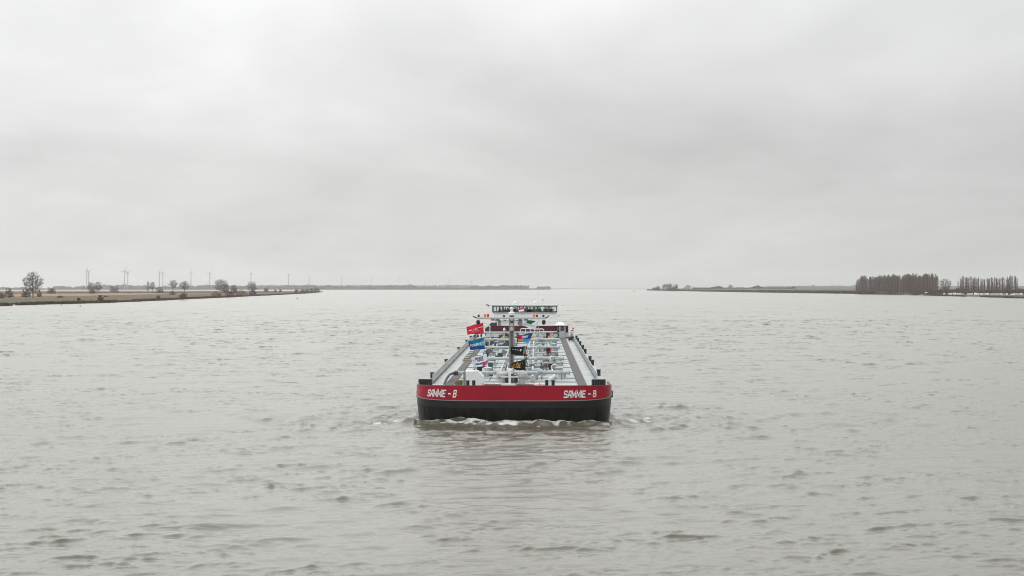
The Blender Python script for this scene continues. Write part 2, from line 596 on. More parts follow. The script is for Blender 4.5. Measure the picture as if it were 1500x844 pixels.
    me.vertices.foreach_set('co', co)
    idx = np.arange(nr * nc, dtype=np.int32).reshape(nr, nc)
    quads = np.stack([idx[:-1, :-1], idx[:-1, 1:], idx[1:, 1:], idx[1:, :-1]], -1).reshape(-1)
    me.loops.add(nf * 4)
    me.loops.foreach_set('vertex_index', quads)
    me.polygons.add(nf)
    me.polygons.foreach_set('loop_start', np.arange(0, nf * 4, 4, dtype=np.int32))
    me.polygons.foreach_set('use_smooth', np.ones(nf, dtype=bool))
    me.update(calc_edges=True)
    a = me.attributes.new('foam', 'FLOAT', 'POINT')
    a.data.foreach_set('value', foam.astype(np.float32).reshape(-1))
    chop = np.clip(0.9 * np.sqrt(1.41 * np.sqrt(miss)), 0.03, 0.22)
    chop = np.broadcast_to(chop, X.shape)
    a = me.attributes.new('chop', 'FLOAT', 'POINT')
    a.data.foreach_set('value', np.ascontiguousarray(chop, dtype=np.float32).reshape(-1))
    me.materials.append(water_material())
    o = bpy.data.objects.new('water', me)
    COL.objects.link(o)
    tag(o, kind='structure')
    print('water verts', nr * nc)


build_water()

# ================================================================== land
rnd = random.Random(11)


def grow_line(pts, step, amp, seed):
    """a shoreline: the given points joined and roughened"""
    r = random.Random(seed)
    out = []
    for a, b in zip(pts[:-1], pts[1:]):
        n = max(1, int((b - a).length / step))
        d = (b - a)
        nrm = Vector((-d.y, d.x, 0)).normalized() if d.length > 0 else Vector()
        for i in range(n):
            q = a + d * (i / n)
            out.append(q + nrm * (r.gauss(0, 1) * amp if i else 0))
    out.append(pts[-1])
    return out


def land(name, front, back, z0, z1, rise, m, kind='structure', nrow=10, bumps=0.0, seed=1):
    """a strip of ground between a front and a back line, rising from z0 to z1 over the first part"""
    n = max(len(front), len(back))
    def resample(l, n):
        acc = [0.0]
        for a, b in zip(l[:-1], l[1:]): acc.append(acc[-1] + (b - a).length)
        out = []; j = 0
        for i in range(n):
            t = acc[-1] * i / (n - 1)
            while j < len(l) - 2 and acc[j + 1] < t: j += 1
            s = acc[j + 1] - acc[j]
            out.append(l[j].lerp(l[j + 1], 0 if s == 0 else (t - acc[j]) / s))
        return out
    f = resample(front, n); bk = resample(back, n)
    r = random.Random(seed)
    vs = []; fs = []
    for j in range(nrow + 1):
        t = (j / nrow) ** 1.6
        for i in range(n):
            q = f[i].lerp(bk[i], t)
            h = z0 + (z1 - z0) * min(1.0, ((q - f[i]).length) / rise)
            h += r.gauss(0, 1) * bumps * (1 if 0 < j < nrow else 0)
            vs.append((q.x, q.y, h))
    for j in range(nrow):
        for i in range(n - 1):
            fs.append((j * n + i, j * n + i + 1, (j + 1) * n + i + 1, (j + 1) * n + i))
    mb = MB(); mb.add(vs, fs)
    o = mb.build(name, m, smooth=True)
    return tag(o, kind=kind)


soil = mat('reed_and_earth', (0.160, 0.076, 0.034), 0.95, scale=0.012, stretch=(1, 0.35, 1), alt=(0.075, 0.045, 0.033))
grass = mat('winter_meadow', (0.074, 0.066, 0.012), 0.95, scale=0.02, stretch=(1, 0.3, 1), alt=(0.050, 0.042, 0.012))
reedm = mat('dry_reed', (0.30, 0.19, 0.085), 0.95, scale=0.02, stretch=(1, 0.3, 1), alt=(0.20, 0.12, 0.06))
mudm = mat('dark_wet_bank', (0.055, 0.035, 0.025), 0.9, scale=0.3)
farland = mat('far_grass', (0.062, 0.052, 0.028), 0.95, scale=0.006, alt=(0.045, 0.036, 0.024))

# left bank (the peninsula with the wind farm beyond it)
lf = grow_line([ground(-120, 453.5), ground(0, 448.5), ground(60, 446.2), ground(130, 444.4), ground(200, 441.8), ground(245, 439.6),
                ground(320, 436.2), ground(400, 432.4), ground(452, 429.8), ground(468, 428.2)], 14, 2.2, 3)
lb = [ground(-120, 426.2), ground(0, 426.2), ground(200, 426.0), ground(350, 426.2), ground(440, 426.6), ground(466, 427.4)]
land('riverbank', lf, lb, -0.25, 0.7, 14, soil, bumps=0.05, seed=2)
gf = grow_line([ground(-120, 448.2, 0.8), ground(0, 444.6, 0.8), ground(100, 442.4, 0.8), ground(200, 439.6, 0.8), ground(300, 435.6, 0.8), ground(330, 434.2, 0.8)], 18, 2.5, 5)
gb = [ground(-120, 438.5, 0.85), ground(0, 437.2, 0.85), ground(100, 435.6, 0.85), ground(200, 433.0, 0.85), ground(300, 431.2, 0.85), ground(330, 431.0, 0.85)]
land('meadow', gf, gb, 0.8, 0.9, 10, grass, seed=4)
rf = grow_line([ground(-120, 436.5, 0.85), ground(0, 435.2, 0.85), ground(100, 434.2, 0.85), ground(200, 432.0, 0.85), ground(240, 431.2, 0.85)], 30, 6, 6)
rb = [ground(-120, 432.0, 0.9), ground(0, 431.4, 0.9), ground(100, 430.8, 0.9), ground(200, 430.0, 0.9), ground(240, 429.8, 0.9)]
land('reed_field', rf, rb, 0.95, 1.3, 10, reedm, seed=7)

# far shore beyond the lake
ff = grow_line([at_dist(-260, 7700), at_dist(100, 7800), at_dist(400, 8200), at_dist(700, 8700), at_dist(806, 9300)], 120, 14, 8)
fb = [at_dist(-260, 9600), at_dist(100, 9800), at_dist(400, 10200), at_dist(700, 10600), at_dist(812, 10500)]
land('far_shore', ff, fb, -0.2, 2.0, 60, farland, seed=9)

# right bank
rfr = grow_line([ground(952, 425.6), ground(1000, 426.6), ground(1100, 428.4), ground(1200, 429.8), ground(1260, 430.6), ground(1340, 432.6),
                 ground(1420, 434.8), ground(1500, 437.2), ground(1620, 441.5)], 22, 3.0, 12)
rbk = [at_dist(960, 6600), at_dist(1000, 6500), at_dist(1100, 6000), at_dist(1200, 5600), at_dist(1300, 5200), at_dist(1420, 4800), at_dist(1620, 4600)]
land('riverbank', rfr, rbk, -0.25, 2.2, 220, farland, bumps=0.05, seed=13)
# the grassy dike behind it
df = grow_line([at_dist(985, 5600), at_dist(1100, 4700), at_dist(1200, 4000), at_dist(1300, 3900), at_dist(1620, 3700)], 60, 4, 14)
db = [at_dist(985, 6200), at_dist(1100, 5300), at_dist(1200, 4700), at_dist(1300, 4600), at_dist(1620, 4300)]
land('dike', df, db, 1.5, 8.6, 420, mat('dike_grass', (0.062, 0.056, 0.026), 0.95, scale=0.008, alt=(0.055, 0.040, 0.024)), seed=15)
# higher ground far behind
hf = [at_dist(1120, 6300), at_dist(1190, 6000), at_dist(1260, 5800), at_dist(1700, 5400)]
hb = [at_dist(1120, 7600), at_dist(1190, 7300), at_dist(1260, 7000), at_dist(1700, 6500)]
land('hills', hf, hb, 3, 19, 700, farland, seed=16)

# ================================================================== vegetation
bark = mat('grey_brown_bark', (0.060, 0.048, 0.038), 0.9, var=0.3, scale=0.7)
twig = mat('bare_twigs', (0.088, 0.060, 0.047), 0.9, var=0.3, scale=0.4)
twig_dark = mat('dark_twigs', (0.070, 0.045, 0.036), 0.9, var=0.3, scale=0.4)
twig_rust = mat('rusty_willow_twigs', (0.26, 0.125, 0.040), 0.9, var=0.3, scale=0.4)
twig_wine = mat('wine_brown_twigs', (0.085, 0.045, 0.045), 0.9, var=0.3, scale=0.4)


def tree_meshes(kind, H, W, seed, n_pts, twigs, thick, clear, tmat):
    """a bare tree grown by joining points of its crown volume to the nearest wood; returns (trunk mesh, crown mesh)"""
    r = np.random.default_rng(seed)
    nodes = []; par = []
    top = H * (0.80 if kind != 'poplar' else 0.97)
    nt_ = 9
    lean = r.normal(0, 0.02, 2) * H
    stems = 1 if kind != 'shrub' else 6
    for sidx in range(stems):
        base = -1
        dx, dy = (0, 0) if stems == 1 else r.normal(0, W * 0.22, 2)
        for i in range(nt_):
            t = i / (nt_ - 1)
            tt = top if stems == 1 else H * 0.55
            nodes.append((dx * t * 1.3 + lean[0] * t * t + r.normal(0, 0.006) * H * t, dy * t * 1.3 + lean[1] * t * t + r.normal(0, 0.006) * H * t, tt * t))
            par.append(base); base = len(nodes) - 1
    n_trunk = len(nodes)
    pts = []
    while len(pts) < n_pts:
        p = r.uniform(-1, 1, 3)
        if kind == 'round':
            q = p.copy(); rad = np.linalg.norm(q)
            if rad > 1 or rad < 0.25: continue
            zc = clear * H + (H - clear * H) * (q[2] * 0.5 + 0.5)
            wz = 1.0
            lump = 1 + 0.16 * math.sin(3 * math.atan2(q[1], q[0]) + seed) + 0.12 * math.sin(5 * q[2] + seed)
            pts.append((q[0] * W / 2 * lump, q[1] * W / 2 * lump, zc))
        elif kind == 'poplar':
            t = r.uniform(0, 1) ** 0.8
            wz = math.sin(math.pi * (0.12 + 0.86 * t)) ** 0.6 * (1.0 - 0.35 * t)
            a = r.uniform(0, 6.28); rr = W / 2 * wz * r.uniform(0.1, 1) ** 0.6
            pts.append((rr * math.cos(a), rr * math.sin(a), H * (clear + (1 - clear) * t)))
        else:
            if np.linalg.norm(p) > 1 or p[2] < -0.15: continue
            pts.append((p[0] * W / 2, p[1] * W / 2, H * (0.12 + 0.88 * max(0, p[2]))))
    pts = np.array(pts)
    dd = np.hypot(pts[:, 0], pts[:, 1]) + 0.15 * np.abs(pts[:, 2] - H * 0.5)
    pts = pts[np.argsort(dd)]
    cnt_max = len(nodes) + 2 * len(pts) + 5
    arr = np.zeros((cnt_max, 3)); arr[:n_trunk] = nodes
    parl = par[:]; cnt = n_trunk
    for p in pts:
        c = arr[:cnt]
        d = c - p
        up = 0.9 * np.maximum(0, c[:, 2] - p[2] + 0.15 * np.hypot(d[:, 0], d[:, 1]))    # wood grows outward and up
        low = np.where(np.arange(cnt) < n_trunk, np.where(c[:, 2] < clear * H * 0.95, 1e3, 0), 0) if kind != 'shrub' else 0
        cost = np.linalg.norm(d, axis=1) + up * 2 + low
        j = int(np.argmin(cost))
        mid = (arr[j] + p) / 2 + r.normal(0, 0.05, 3) * np.linalg.norm(p - arr[j])
        mid[2] -= 0.06 * np.hypot(*(p - arr[j])[:2])
        arr[cnt] = mid; parl.append(j); cnt += 1
        arr[cnt] = p; parl.append(cnt - 1); cnt += 1
    load = np.ones(cnt)
    for i in range(cnt - 1, -1, -1):
        if parl[i] >= 0: load[parl[i]] += load[i]
    frac = 0.045 if kind == 'shrub' else 0.052
    n_tips = (len(pts) * 0.75) * twigs
    tot_len = n_tips * H * frac * 1.0 + len(pts) * 0.06 * H
    area = 0.72 * W * H * (1 - clear)
    dens = {'round': 1.5, 'poplar': 0.8, 'shrub': 2.1}[kind] * (1.3 if kind == 'poplar' and W > 6 else 1)
    tw_r = thick * dens * area / tot_len / 1.75
    rad = np.maximum(tw_r * 1.15, np.minimum((load ** 0.55) * 0.020 * (H / 20) * min(thick, 1.2), 0.02 * H))
    kids = np.zeros(cnt, int)
    for i in range(cnt):
        if parl[i] >= 0: kids[parl[i]] += 1
    tr, cr = MB(), MB()
    def seg(mb, a, b, ra, rb, n):
        mb.tube([a, b], [ra, rb], n=n, cap=False)
    for i in range(cnt):
        j = parl[i]
        if j < 0: continue
        tgt = tr if i < n_trunk else cr
        seg(tgt, arr[j], arr[i], min(rad[j], rad[i] * 1.3) if i >= n_trunk else rad[j], rad[i], 6 if i < n_trunk else 3)
    for i in range(n_trunk, cnt):
        if kids[i] and r.uniform() > 0.35: continue
        a = arr[i]; j = parl[i]
        dr = a - arr[j]; dr = dr / (np.linalg.norm(dr) + 1e-6)
        for _ in range(twigs):
            v = dr * 0.7 + r.normal(0, 0.55, 3) + np.array([0, 0, 0.35 if kind != 'poplar' else 0.9])
            v = v / np.linalg.norm(v) * H * r.uniform(0.03, 0.075)
            b = a + v
            w = tw_r
            m_ = (a + b) / 2 + r.normal(0, 0.08, 3) * np.linalg.norm(v)
            cr.tube([a, m_, b], [w, w * 0.8, w * 0.4], n=3, cap=False)
    return tr, cr


def tree(name, kind, H, W, seed, n_pts, twigs, thick, clear, tmat, loc, label, cat='tree', group=None):
    tr, cr = tree_meshes(kind, H, W, seed, n_pts, twigs, thick, clear, tmat)
    root = empty(name, loc, rz=(seed * 1.7) % 6.28)
    tr.build('trunk' if kind != 'shrub' else 'stem', bark, root, fix=False)
    cr.build('crown', tmat, root, fix=False)
    tag(root, label, cat, group)
    return root


def place(src, loc, s=1.0, rz=0.0, label=None, group=None, sxy=None):
    c = copy_tree(src)
    c.location = loc
    c.rotation_euler = (0, 0, rz)
    c.scale = ((sxy or s), (sxy or s), s)
    if label: c['label'] = label
    if group: c['group'] = group
    return c


def px_tree(name, kind, px, base, top, wpx, seed, label, tmat=twig, n=300, tw=4, thick=1.0, clear=0.22, cat='tree', group=None, z=0.7):
    d = F * (CAM_H - z) / (base - 422.0)
    H = (base - top) / F * d
    W = wpx / F * d
    return tree(name, kind, H, W, seed, n, tw, thick, clear, tmat, at_dist(px, d, z - 0.1), label, cat, group)


# --- left bank, from near to far
px_tree('bare_tree', 'round', 48.5, 436.2, 398.6, 27, 1, 'largest bare round-crowned tree on the left bank', n=520, tw=5, thick=1.05, clear=0.16)
px_tree('shrub', 'shrub', 38, 436.0, 421, 15, 2, 'grey-brown thicket at the foot of the largest bare tree', n=150, tw=5, cat='shrub')
px_tree('shrub', 'shrub', 57.5, 435.6, 424.5, 8, 3, 'small brown thicket to the right of the largest tree trunk', n=110, tw=5, cat='shrub')
px_tree('shrub', 'shrub', 13.5, 436.5, 421.2, 14, 4, 'round grey bush left of the largest bare tree', n=150, tw=5, cat='shrub')
px_tree('shrub', 'shrub', 2, 437.5, 428.0, 12, 31, 'low brown bush cut by the left edge of the view', tmat=twig_wine, n=110, tw=4, cat='shrub')
px_tree('shrub', 'shrub', 75.5, 430.8, 420.8, 14, 5, 'spiky grey bush standing alone in the reeds right of the largest tree', n=140, tw=4, cat='shrub')
px_tree('shrub', 'shrub', 88, 436.5, 432.8, 9, 6, 'low rusty mound on the tan reed field', tmat=twig_wine, n=90, tw=4, cat='shrub')
px_tree('shrub', 'shrub', 115.5, 440.4, 435.6, 7, 7, 'small dark bush on the green meadow edge', tmat=twig_dark, n=90, tw=4, cat='shrub')
px_tree('shrub', 'shrub', 155.5, 435.2, 432.6, 7, 8, 'tiny dark mound at the back of the meadow', tmat=twig_dark, n=80, tw=4, cat='shrub')
px_tree('bare_tree', 'round', 133.5, 430.6, 413.2, 12, 9, 'left one of the pair of spreading trees under the leftmost turbines', n=240, tw=4, clear=0.12)
px_tree('bare_tree', 'round', 143.5, 430.6, 412.8, 13, 10, 'right one of the pair of spreading trees near the leftmost turbines', n=240, tw=4, clear=0.2)
px_tree('shrub', 'shrub', 136, 430.8, 423, 11, 12, 'thicket at the foot of the pair of spreading trees', n=120, tw=4, cat='shrub')
px_tree('shrub', 'shrub', 165, 428.2, 418.8, 8, 13, 'left half of the twin grey bushes in the reed field', n=120, tw=4, cat='shrub')
px_tree('shrub', 'shrub', 171, 428.2, 419.6, 7, 14, 'right half of the twin grey bushes in the reed field', n=110, tw=4, cat='shrub')
px_tree('shrub', 'shrub', 190, 430.0, 427.4, 4, 32, 'dark tuft alone on the reed field below two turbines', tmat=twig_dark, n=60, tw=4, cat='shrub')
px_tree('bare_tree', 'poplar', 217, 430.4, 412.6, 6.5, 15, 'slim tree beside the round-headed tree on the left bank', n=150, tw=4, clear=0.2)
px_tree('bare_tree', 'round', 223.2, 430.4, 412.9, 9.5, 16, 'round-headed tree beside a slim tree on the left bank', n=200, tw=4, clear=0.38)
px_tree('shrub', 'shrub', 234, 430.2, 419.4, 12, 17, 'dense grey dome-shaped bush right of the round-headed tree', tmat=twig_dark, n=190, tw=5, cat='shrub')
px_tree('shrub', 'shrub', 232, 437.2, 432.2, 7, 18, 'small rust-brown bush near the water on the left bank', tmat=twig_wine, n=100, tw=4, cat='shrub')
px_tree('shrub', 'shrub', 147, 441.6, 431.6, 9, 33, 'thin faint bush at the water edge before the meadow', n=60, tw=3, cat='shrub')
px_tree('bare_tree', 'round', 253.5, 431.4, 410.2, 14, 19, 'tall forked tree with a flat open crown on the left bank', n=260, tw=4, clear=0.42)
px_tree('bare_tree', 'round', 270.5, 431.8, 411.4, 15, 20, 'V-shaped open tree right of the tall forked tree', n=260, tw=4, clear=0.35)
px_tree('shrub', 'shrub', 252.5, 432.0, 426.2, 9, 21, 'brush around the trunk of the tall forked tree', n=110, tw=4, cat='shrub')
px_tree('shrub', 'shrub', 269, 438.3, 427.8, 13, 22, 'grey brush at the waterline below the V-shaped tree', n=150, tw=4, cat='shrub')
px_tree('bare_tree', 'round', 324, 430.8, 409.2, 21, 23, 'broadest dark tree in the middle of the left bank, behind the orange bushes', n=420, tw=5, clear=0.2)
px_tree('shrub', 'shrub', 331, 431.0, 414.5, 11, 34, 'upright brush leaning on the broadest dark tree', n=170, tw=4, cat='shrub')
px_tree('shrub', 'shrub', 317, 434.8, 425.6, 17, 24, 'left orange-brown willow bush at the water edge', tmat=twig_rust, n=260, tw=6, cat='shrub')
px_tree('shrub', 'shrub', 353.5, 433.8, 424.6, 20, 25, 'right orange-brown willow bush at the water edge', tmat=twig_rust, n=280, tw=6, cat='shrub')
px_tree('shrub', 'shrub', 337, 435.0, 426.8, 15, 26, 'grey-brown bush between the two orange willow bushes', tmat=twig_wine, n=180, tw=5, cat='shrub')
px_tree('shrub', 'shrub', 343, 430.2, 417.2, 13, 27, 'tall reddish-grey brush behind the orange willow bushes', tmat=twig_wine, n=200, tw=4, cat='shrub')
px_tree('bare_tree', 'round', 369.5, 430.2, 412.2, 15, 28, 'oval bare tree right of the orange willow bushes', n=300, tw=5, clear=0.12)
px_tree('shrub', 'shrub', 370, 432.0, 424.6, 12, 35, 'brush at the foot of the oval bare tree', n=130, tw=4, cat='shrub')
px_tree('shrub', 'shrub', 390, 428.4, 420.8, 8, 29, 'small upright wine-brown bush towards the point', tmat=twig_wine, n=130, tw=4, cat='shrub')
for i, (px, b, t, w, lab) in enumerate(((403, 428.0, 423.6, 5, 'first low bush past the upright wine-brown bush'), (411, 428.0, 423.2, 5, 'second low bush past the upright wine-brown bush'),
                                        (434, 429.2, 423.0, 8, 'grey bush just before the dark thickets of the point'))):
    px_tree('shrub', 'shrub', px, b, t, w, 60 + i, lab, tmat=twig_wine, n=80, tw=4, cat='shrub')
for i, (px, b, t, w, lab) in enumerate(((443, 429.0, 422.8, 9, 'inner dark thicket on the tip of the left bank'), (450, 428.9, 422.0, 9, 'second dark thicket from the tip of the left bank'),
                                        (457, 428.7, 421.8, 9, 'densest dark thicket on the tip of the left bank'), (463, 428.6, 421.0, 8, 'tallest dark thicket on the tip of the left bank'),
                                        (467, 428.5, 422.2, 5, 'outermost grey thicket at the tip of the left bank'))):
    px_tree('thicket', 'shrub', px, b, t, w, 40 + i, lab, tmat=twig_wine if i < 4 else twig, n=170, tw=6, thick=1.3, cat='shrub', group='thickets on the point')

# --- reeds along the left waterline, and tufts over the reed field
def reeds(name, line, n, h, w, depth, seed, m, clump=0.0):
    r = random.Random(seed); mb = MB()
    L_ = len(line) - 1
    for i in range(n):
        t = r.random() * L_
        if clump and math.sin(t * 0.9 + seed) + math.sin(t * 0.37 + 2 * seed) < clump: continue
        j = min(int(t), L_ - 1)
        p = line[j].lerp(line[j + 1], t - j)
        x, y = p.x + r.gauss(0, 1), p.y + r.uniform(-0.2, 1) * depth
        hh = h * r.uniform(0.5, 1.25); a = r.uniform(0, 3.14); ww = w * r.uniform(0.5, 1.3)
        c, s = math.cos(a) * ww, math.sin(a) * ww
        k = r.gauss(0, 0.2)
        z = -0.1
        mb.add([(x - c, y - s, z), (x + c, y + s, z), (x + c * 0.5 + k, y + s * 0.5, z + hh), (x - c * 0.8 + k, y - s * 0.8, z + hh * 0.9),
                (x - s, y + c, z), (x + s, y - c, z), (x + s * 0.5, y - c * 0.5 + k, z + hh * 0.95), (x - s * 0.7, y + c * 0.7, z + hh)],
               [(0, 1, 2, 3), (4, 5, 6, 7)])
    o = mb.build(name, m, fix=False)
    return tag(o, kind='stuff')


edge_m = mat('brown_edge_reed', (0.20, 0.115, 0.050), 0.95, var=0.3, scale=0.15, alt=(0.075, 0.045, 0.028))
reeds('reeds', lf, 12000, 1.8, 0.7, 9, 1, edge_m, clump=-0.9)
reeds('reeds', [q + Vector((0, -6, 0)) for q in lf[:len(lf) * 5 // 6]], 5000, 1.3, 0.8, 6, 9, edge_m, clump=0.35)
reeds('reeds', rf + rb, 3500, 0.9, 1.2, 60, 2, reedm)
scrub = mat('red_brown_scrub', (0.115, 0.068, 0.050), 0.95, var=0.3, scale=0.02, alt=(0.075, 0.045, 0.040))
reeds('scrub', grow_line([ground(-110, 431, 0.7), ground(60, 429.5, 0.7), ground(240, 428.6, 0.7), ground(420, 428.4, 0.7)], 40, 20, 4), 4500, 1.4, 2.2, 420, 3, scrub)
reeds('reeds', rfr, 7000, 1.8, 1.0, 10, 4, mat('right_bank_sedge', (0.135, 0.082, 0.045), 0.95, var=0.3, scale=0.1, alt=(0.06, 0.045, 0.03)), clump=-0.6)

reeds('scrub', [q + Vector((0, 12, 0.4)) for q in rfr[:len(rfr) * 3 // 4]], 11000, 4.8, 2.6, 90, 14, mat('brown_bank_scrub', (0.095, 0.055, 0.030), 0.95, var=0.3, scale=0.02, alt=(0.045, 0.032, 0.024)))
# --- far woods that read as one grey mass
def far_wood(name, px0, px1, d, hfun, n, seed, m, depth=260, size=9.0):
    r = random.Random(seed); mb = MB()
    for i in range(n):
        px = r.uniform(px0, px1)
        dd = d(px) + r.uniform(0, depth)
        h = hfun(px, r)
        if h <= 0: continue
        p = at_dist(px, dd)
        t = r.random() ** 0.8
        z = 1 + h * t
        s = size * r.uniform(0.5, 1.3) * (1.25 - 0.6 * t)
        a = r.uniform(0, 6.28)
        vs = []
        for k in range(5):
            b = 2 * math.pi * k / 5 + a
            vs.append((p.x + math.cos(b) * s * 0.6, p.y + r.uniform(-1, 1) * s * 0.4, max(0.5, z + math.sin(b) * s * 0.55)))
        mb.add(vs, [(0, 1, 2, 3, 4)])
    o = mb.build(name, m, fix=False)
    return tag(o, kind='stuff')


woodm = mat('far_bare_wood', (0.115, 0.108, 0.108), 0.95, var=0.25, scale=0.01)


def h_left(px, r):
    h = 21 + 5 * math.sin(px * 0.045) + 3 * math.sin(px * 0.21 + 1) + 2 * math.sin(px * 0.63)
    if px < 78: h *= 0.45 + 0.05 * math.sin(px * 0.2)
    if 40 < px < 70: h *= 0.4
    if px > 610: h *= 0.62
    if px > 690: h = 18 + 7 * math.sin((px - 690) * 0.022) + 2 * math.sin(px * 0.3)
    if 775 < px < 787: h *= 0.15
    if px > 787: h *= 0.75
    if px > 806: h = 0
    return h


far_wood('far_woodland', -200, 808, lambda px: 7950 + max(0, px) * 1.1, h_left, 9000, 31, woodm)
far_wood('far_woodland', 620, 950, lambda px: 13000, lambda px, r: 7 * max(0.15, (950 - px) / 330), 1500, 32, woodm, size=6)
far_wood('far_woodland', 330, 700, lambda px: 11500, lambda px, r: 30 + 3 * math.sin(px * 0.05), 2500, 33, woodm, size=12)
# hedges on the dike crest at the right
far_wood('hedge', 1015, 1165, lambda px: 5600 - (px - 1015) * 5.5, lambda px, r: (6 + 7 * max(0, math.sin(px * 0.16) * math.sin(px * 0.057 + 1))) + 4, 1500, 34, mat('hedge_twigs', (0.045, 0.040, 0.030), 0.95), depth=60, size=6)
far_wood('hedge', 1165, 1300, lambda px: 6700, lambda px, r: 18 + 6 * max(0, math.sin(px * 0.31) * math.sin(px * 0.11)), 900, 35, woodm, depth=150, size=7)

# --- right bank clumps
for i, (px, b, t, w, lab) in enumerate(((958.5, 425.9, 420.6, 8, 'low bush at the very tip of the right bank'), (964, 426.0, 418.6, 8, 'second bush from the tip of the right bank'),
                                        (974, 426.0, 416.2, 10, 'left dark tree in the clump near the right tip'), (981, 426.1, 415.0, 10, 'tallest tree in the clump near the right tip'),
                                        (990, 426.1, 416.4, 8, 'right tree in the clump near the right tip'), (985, 426.1, 421, 20, 'undergrowth below the clump near the right tip'),
                                        (1008, 424.6, 417.4, 9, 'dark tree standing alone right of the clump'), (1003, 425.2, 420.4, 6, 'bush beside the lone dark tree on the right bank'))):
    px_tree('bare_tree' if 'tree' in lab and 'beside' not in lab else 'shrub', 'round' if 'tree' in lab and 'beside' not in lab else 'shrub', px, b, t, w, 70 + i, lab, tmat=twig_dark, n=170, tw=6, thick=1.5, clear=0.08, z=1.5,
            cat='tree' if 'tree' in lab and 'beside' not in lab else 'shrub')
px_tree('bare_tree', 'round', 1070, 424.6, 417.0, 7, 90, 'single small tree rising from the hedge on the right', n=120, tw=5, thick=1.6, clear=0.3, z=3.0)

# --- the wood at the right: three kinds of tall bare trees, copied
kinds = []
for i in range(5):
    H = 24.0
    tr, cr = tree_meshes('poplar', H, (7.5, 9.5, 8.2, 10.5, 7.0)[i], 100 + i, 230, 5, 0.8, 0.06, twig)
    root = empty('poplar_tree', (0, 0, 0))
    tr.build('trunk', bark, root, fix=False)
    cr.build('crown', mat('wood_twigs', (0.150, 0.092, 0.064), 0.9, var=0.25, scale=0.3), root, fix=False)
    tag(root, 'tall bare tree in the wood on the right bank', 'tree', 'trees of the wood on the right bank')
    kinds.append(root)
slim = []
for i in range(4):
    H = 24.0
    tr, cr = tree_meshes('poplar', H, 3.7, 120 + i, 130, 5, 1.1, 0.06, twig)
    root = empty('poplar_tree', (0, 0, 0))
    tr.build('trunk', bark, root, fix=False)
    cr.build('crown', mat('slim_poplar_twigs', (0.135, 0.082, 0.058), 0.9, var=0.25, scale=0.3), root, fix=False)
    tag(root, 'slim columnar poplar in the row at the far right', 'tree', 'row of slim poplars at the far right')
    slim.append(root)
used = set()


def use(src, pool, loc, s, rz, sxy):
    if src not in used:
        used.add(src); o = src
        o.location = loc; o.rotation_euler = (0, 0, rz); o.scale = (sxy, sxy, s)
        return o
    return place(src, loc, s, rz, sxy=sxy)


r_ = random.Random(5)
prof = [(1253, 418.5), (1256, 411), (1262, 406), (1268, 404.5), (1276, 407.5), (1285, 405.5), (1300, 404.5), (1310, 403.5), (1318, 405.5), (1328, 403.8), (1338, 402.6), (1345, 404.0), (1355, 403.0), (1363, 402.2), (1370, 404.0)]


def interp(prof, x):
    for (a, ya), (b, yb) in zip(prof[:-1], prof[1:]):
        if a <= x <= b: return ya + (yb - ya) * (x - a) / (b - a)
    return prof[-1][1] if x > prof[-1][0] else prof[0][1]


for i in range(117):
    px = 1255 + (i % 39) * 3.0 + r_.uniform(-1.8, 1.8)
    back = i // 39
    d = (2440 - (px - 1254) * 2.2) + (r_.uniform(40, 90) * back if back else r_.uniform(0, 25))
    z = 1.0
    H = height_at(interp(prof, px) + r_.choice((-1.4, -0.5, 0.0, 0.8, 1.8, 3.0, 5.0)), d) - z
    s = H / 24.0
    use(kinds[i % 5], kinds, at_dist(px, d, z), s, r_.uniform(0, 6.28), s * r_.uniform(0.8, 1.15))
# the two loose trees at its right end
d = 2150
for px, top, lab, sd in ((1372.5, 404.6, 'thin open tree at the right end of the wood', 131), (1385, 408.0, 'broad round bare tree between the wood and the poplar row', 132)):
    H = height_at(top, d) - 1
    tree('bare_tree', 'poplar' if sd == 131 else 'round', H, (8 if sd == 131 else 17.5), sd, 240, 4, 1.0, 0.2, twig, at_dist(px, d, 1.0), lab)
prof2 = [(1403, 412), (1406, 408), (1410, 405.5), (1415, 406), (1430, 407), (1438, 408), (1444, 409.5), (1450, 408.5), (1455, 407), (1464, 406.2), (1473, 407), (1480, 405.0), (1485, 404.4), (1489, 406), (1492, 409)]
for i in range(58):
    px = 1404.5 + i * 1.5 + r_.uniform(-1.3, 1.3)
    d = 2060 - (px - 1404) * 1.5 + r_.uniform(0, 30)
    H = height_at(interp(prof2, px) + (r_.uniform(-0.8, 1.8) if r_.random() > 0.3 else r_.uniform(2, 7)), d) - 1.0
    s = H / 24.0
    use(slim[i % 4], slim, at_dist(px, d, 1.0), s, r_.uniform(0, 6.28), s * r_.uniform(0.7, 1.25))
# thicket in front of the poplars
tr, cr = tree_meshes('shrub', 7.0, 9.0, 140, 230, 6, 2.2, 0.0, twig_dark)
th0 = empty('thicket', (0, 0, 0))
tr.build('stem', bark, th0, fix=False)
cr.build('crown', mat('thicket_twigs', (0.115, 0.070, 0.052), 0.9, var=0.25, scale=0.3), th0, fix=False)
tag(th0, 'dark leafless bush in the thicket below the poplars', 'shrub', 'bushes of the thicket below the poplars')
first = True
for i in range(52):
    px = 1338 + i * 3.55 + r_.uniform(-1, 1)
    d = 2120 - (px - 1338) * 1.9 + r_.uniform(0, 30)
    s = r_.uniform(0.95, 1.4) * (0.75 if px < 1350 else 1)
    loc = at_dist(px, d, 1.1)
    if first:
        th0.location = loc; th0.scale = (s, s, s); first = False
    else:
        place(th0, loc, s, r_.uniform(0, 6.28))

# ================================================================== caravans and a hut on the right bank
cw = mat('caravan_white', (0.78, 0.79, 0.80), 0.35, var=0.04)
cg = mat('caravan_window', (0.03, 0.04, 0.05), 0.15, var=0.1)


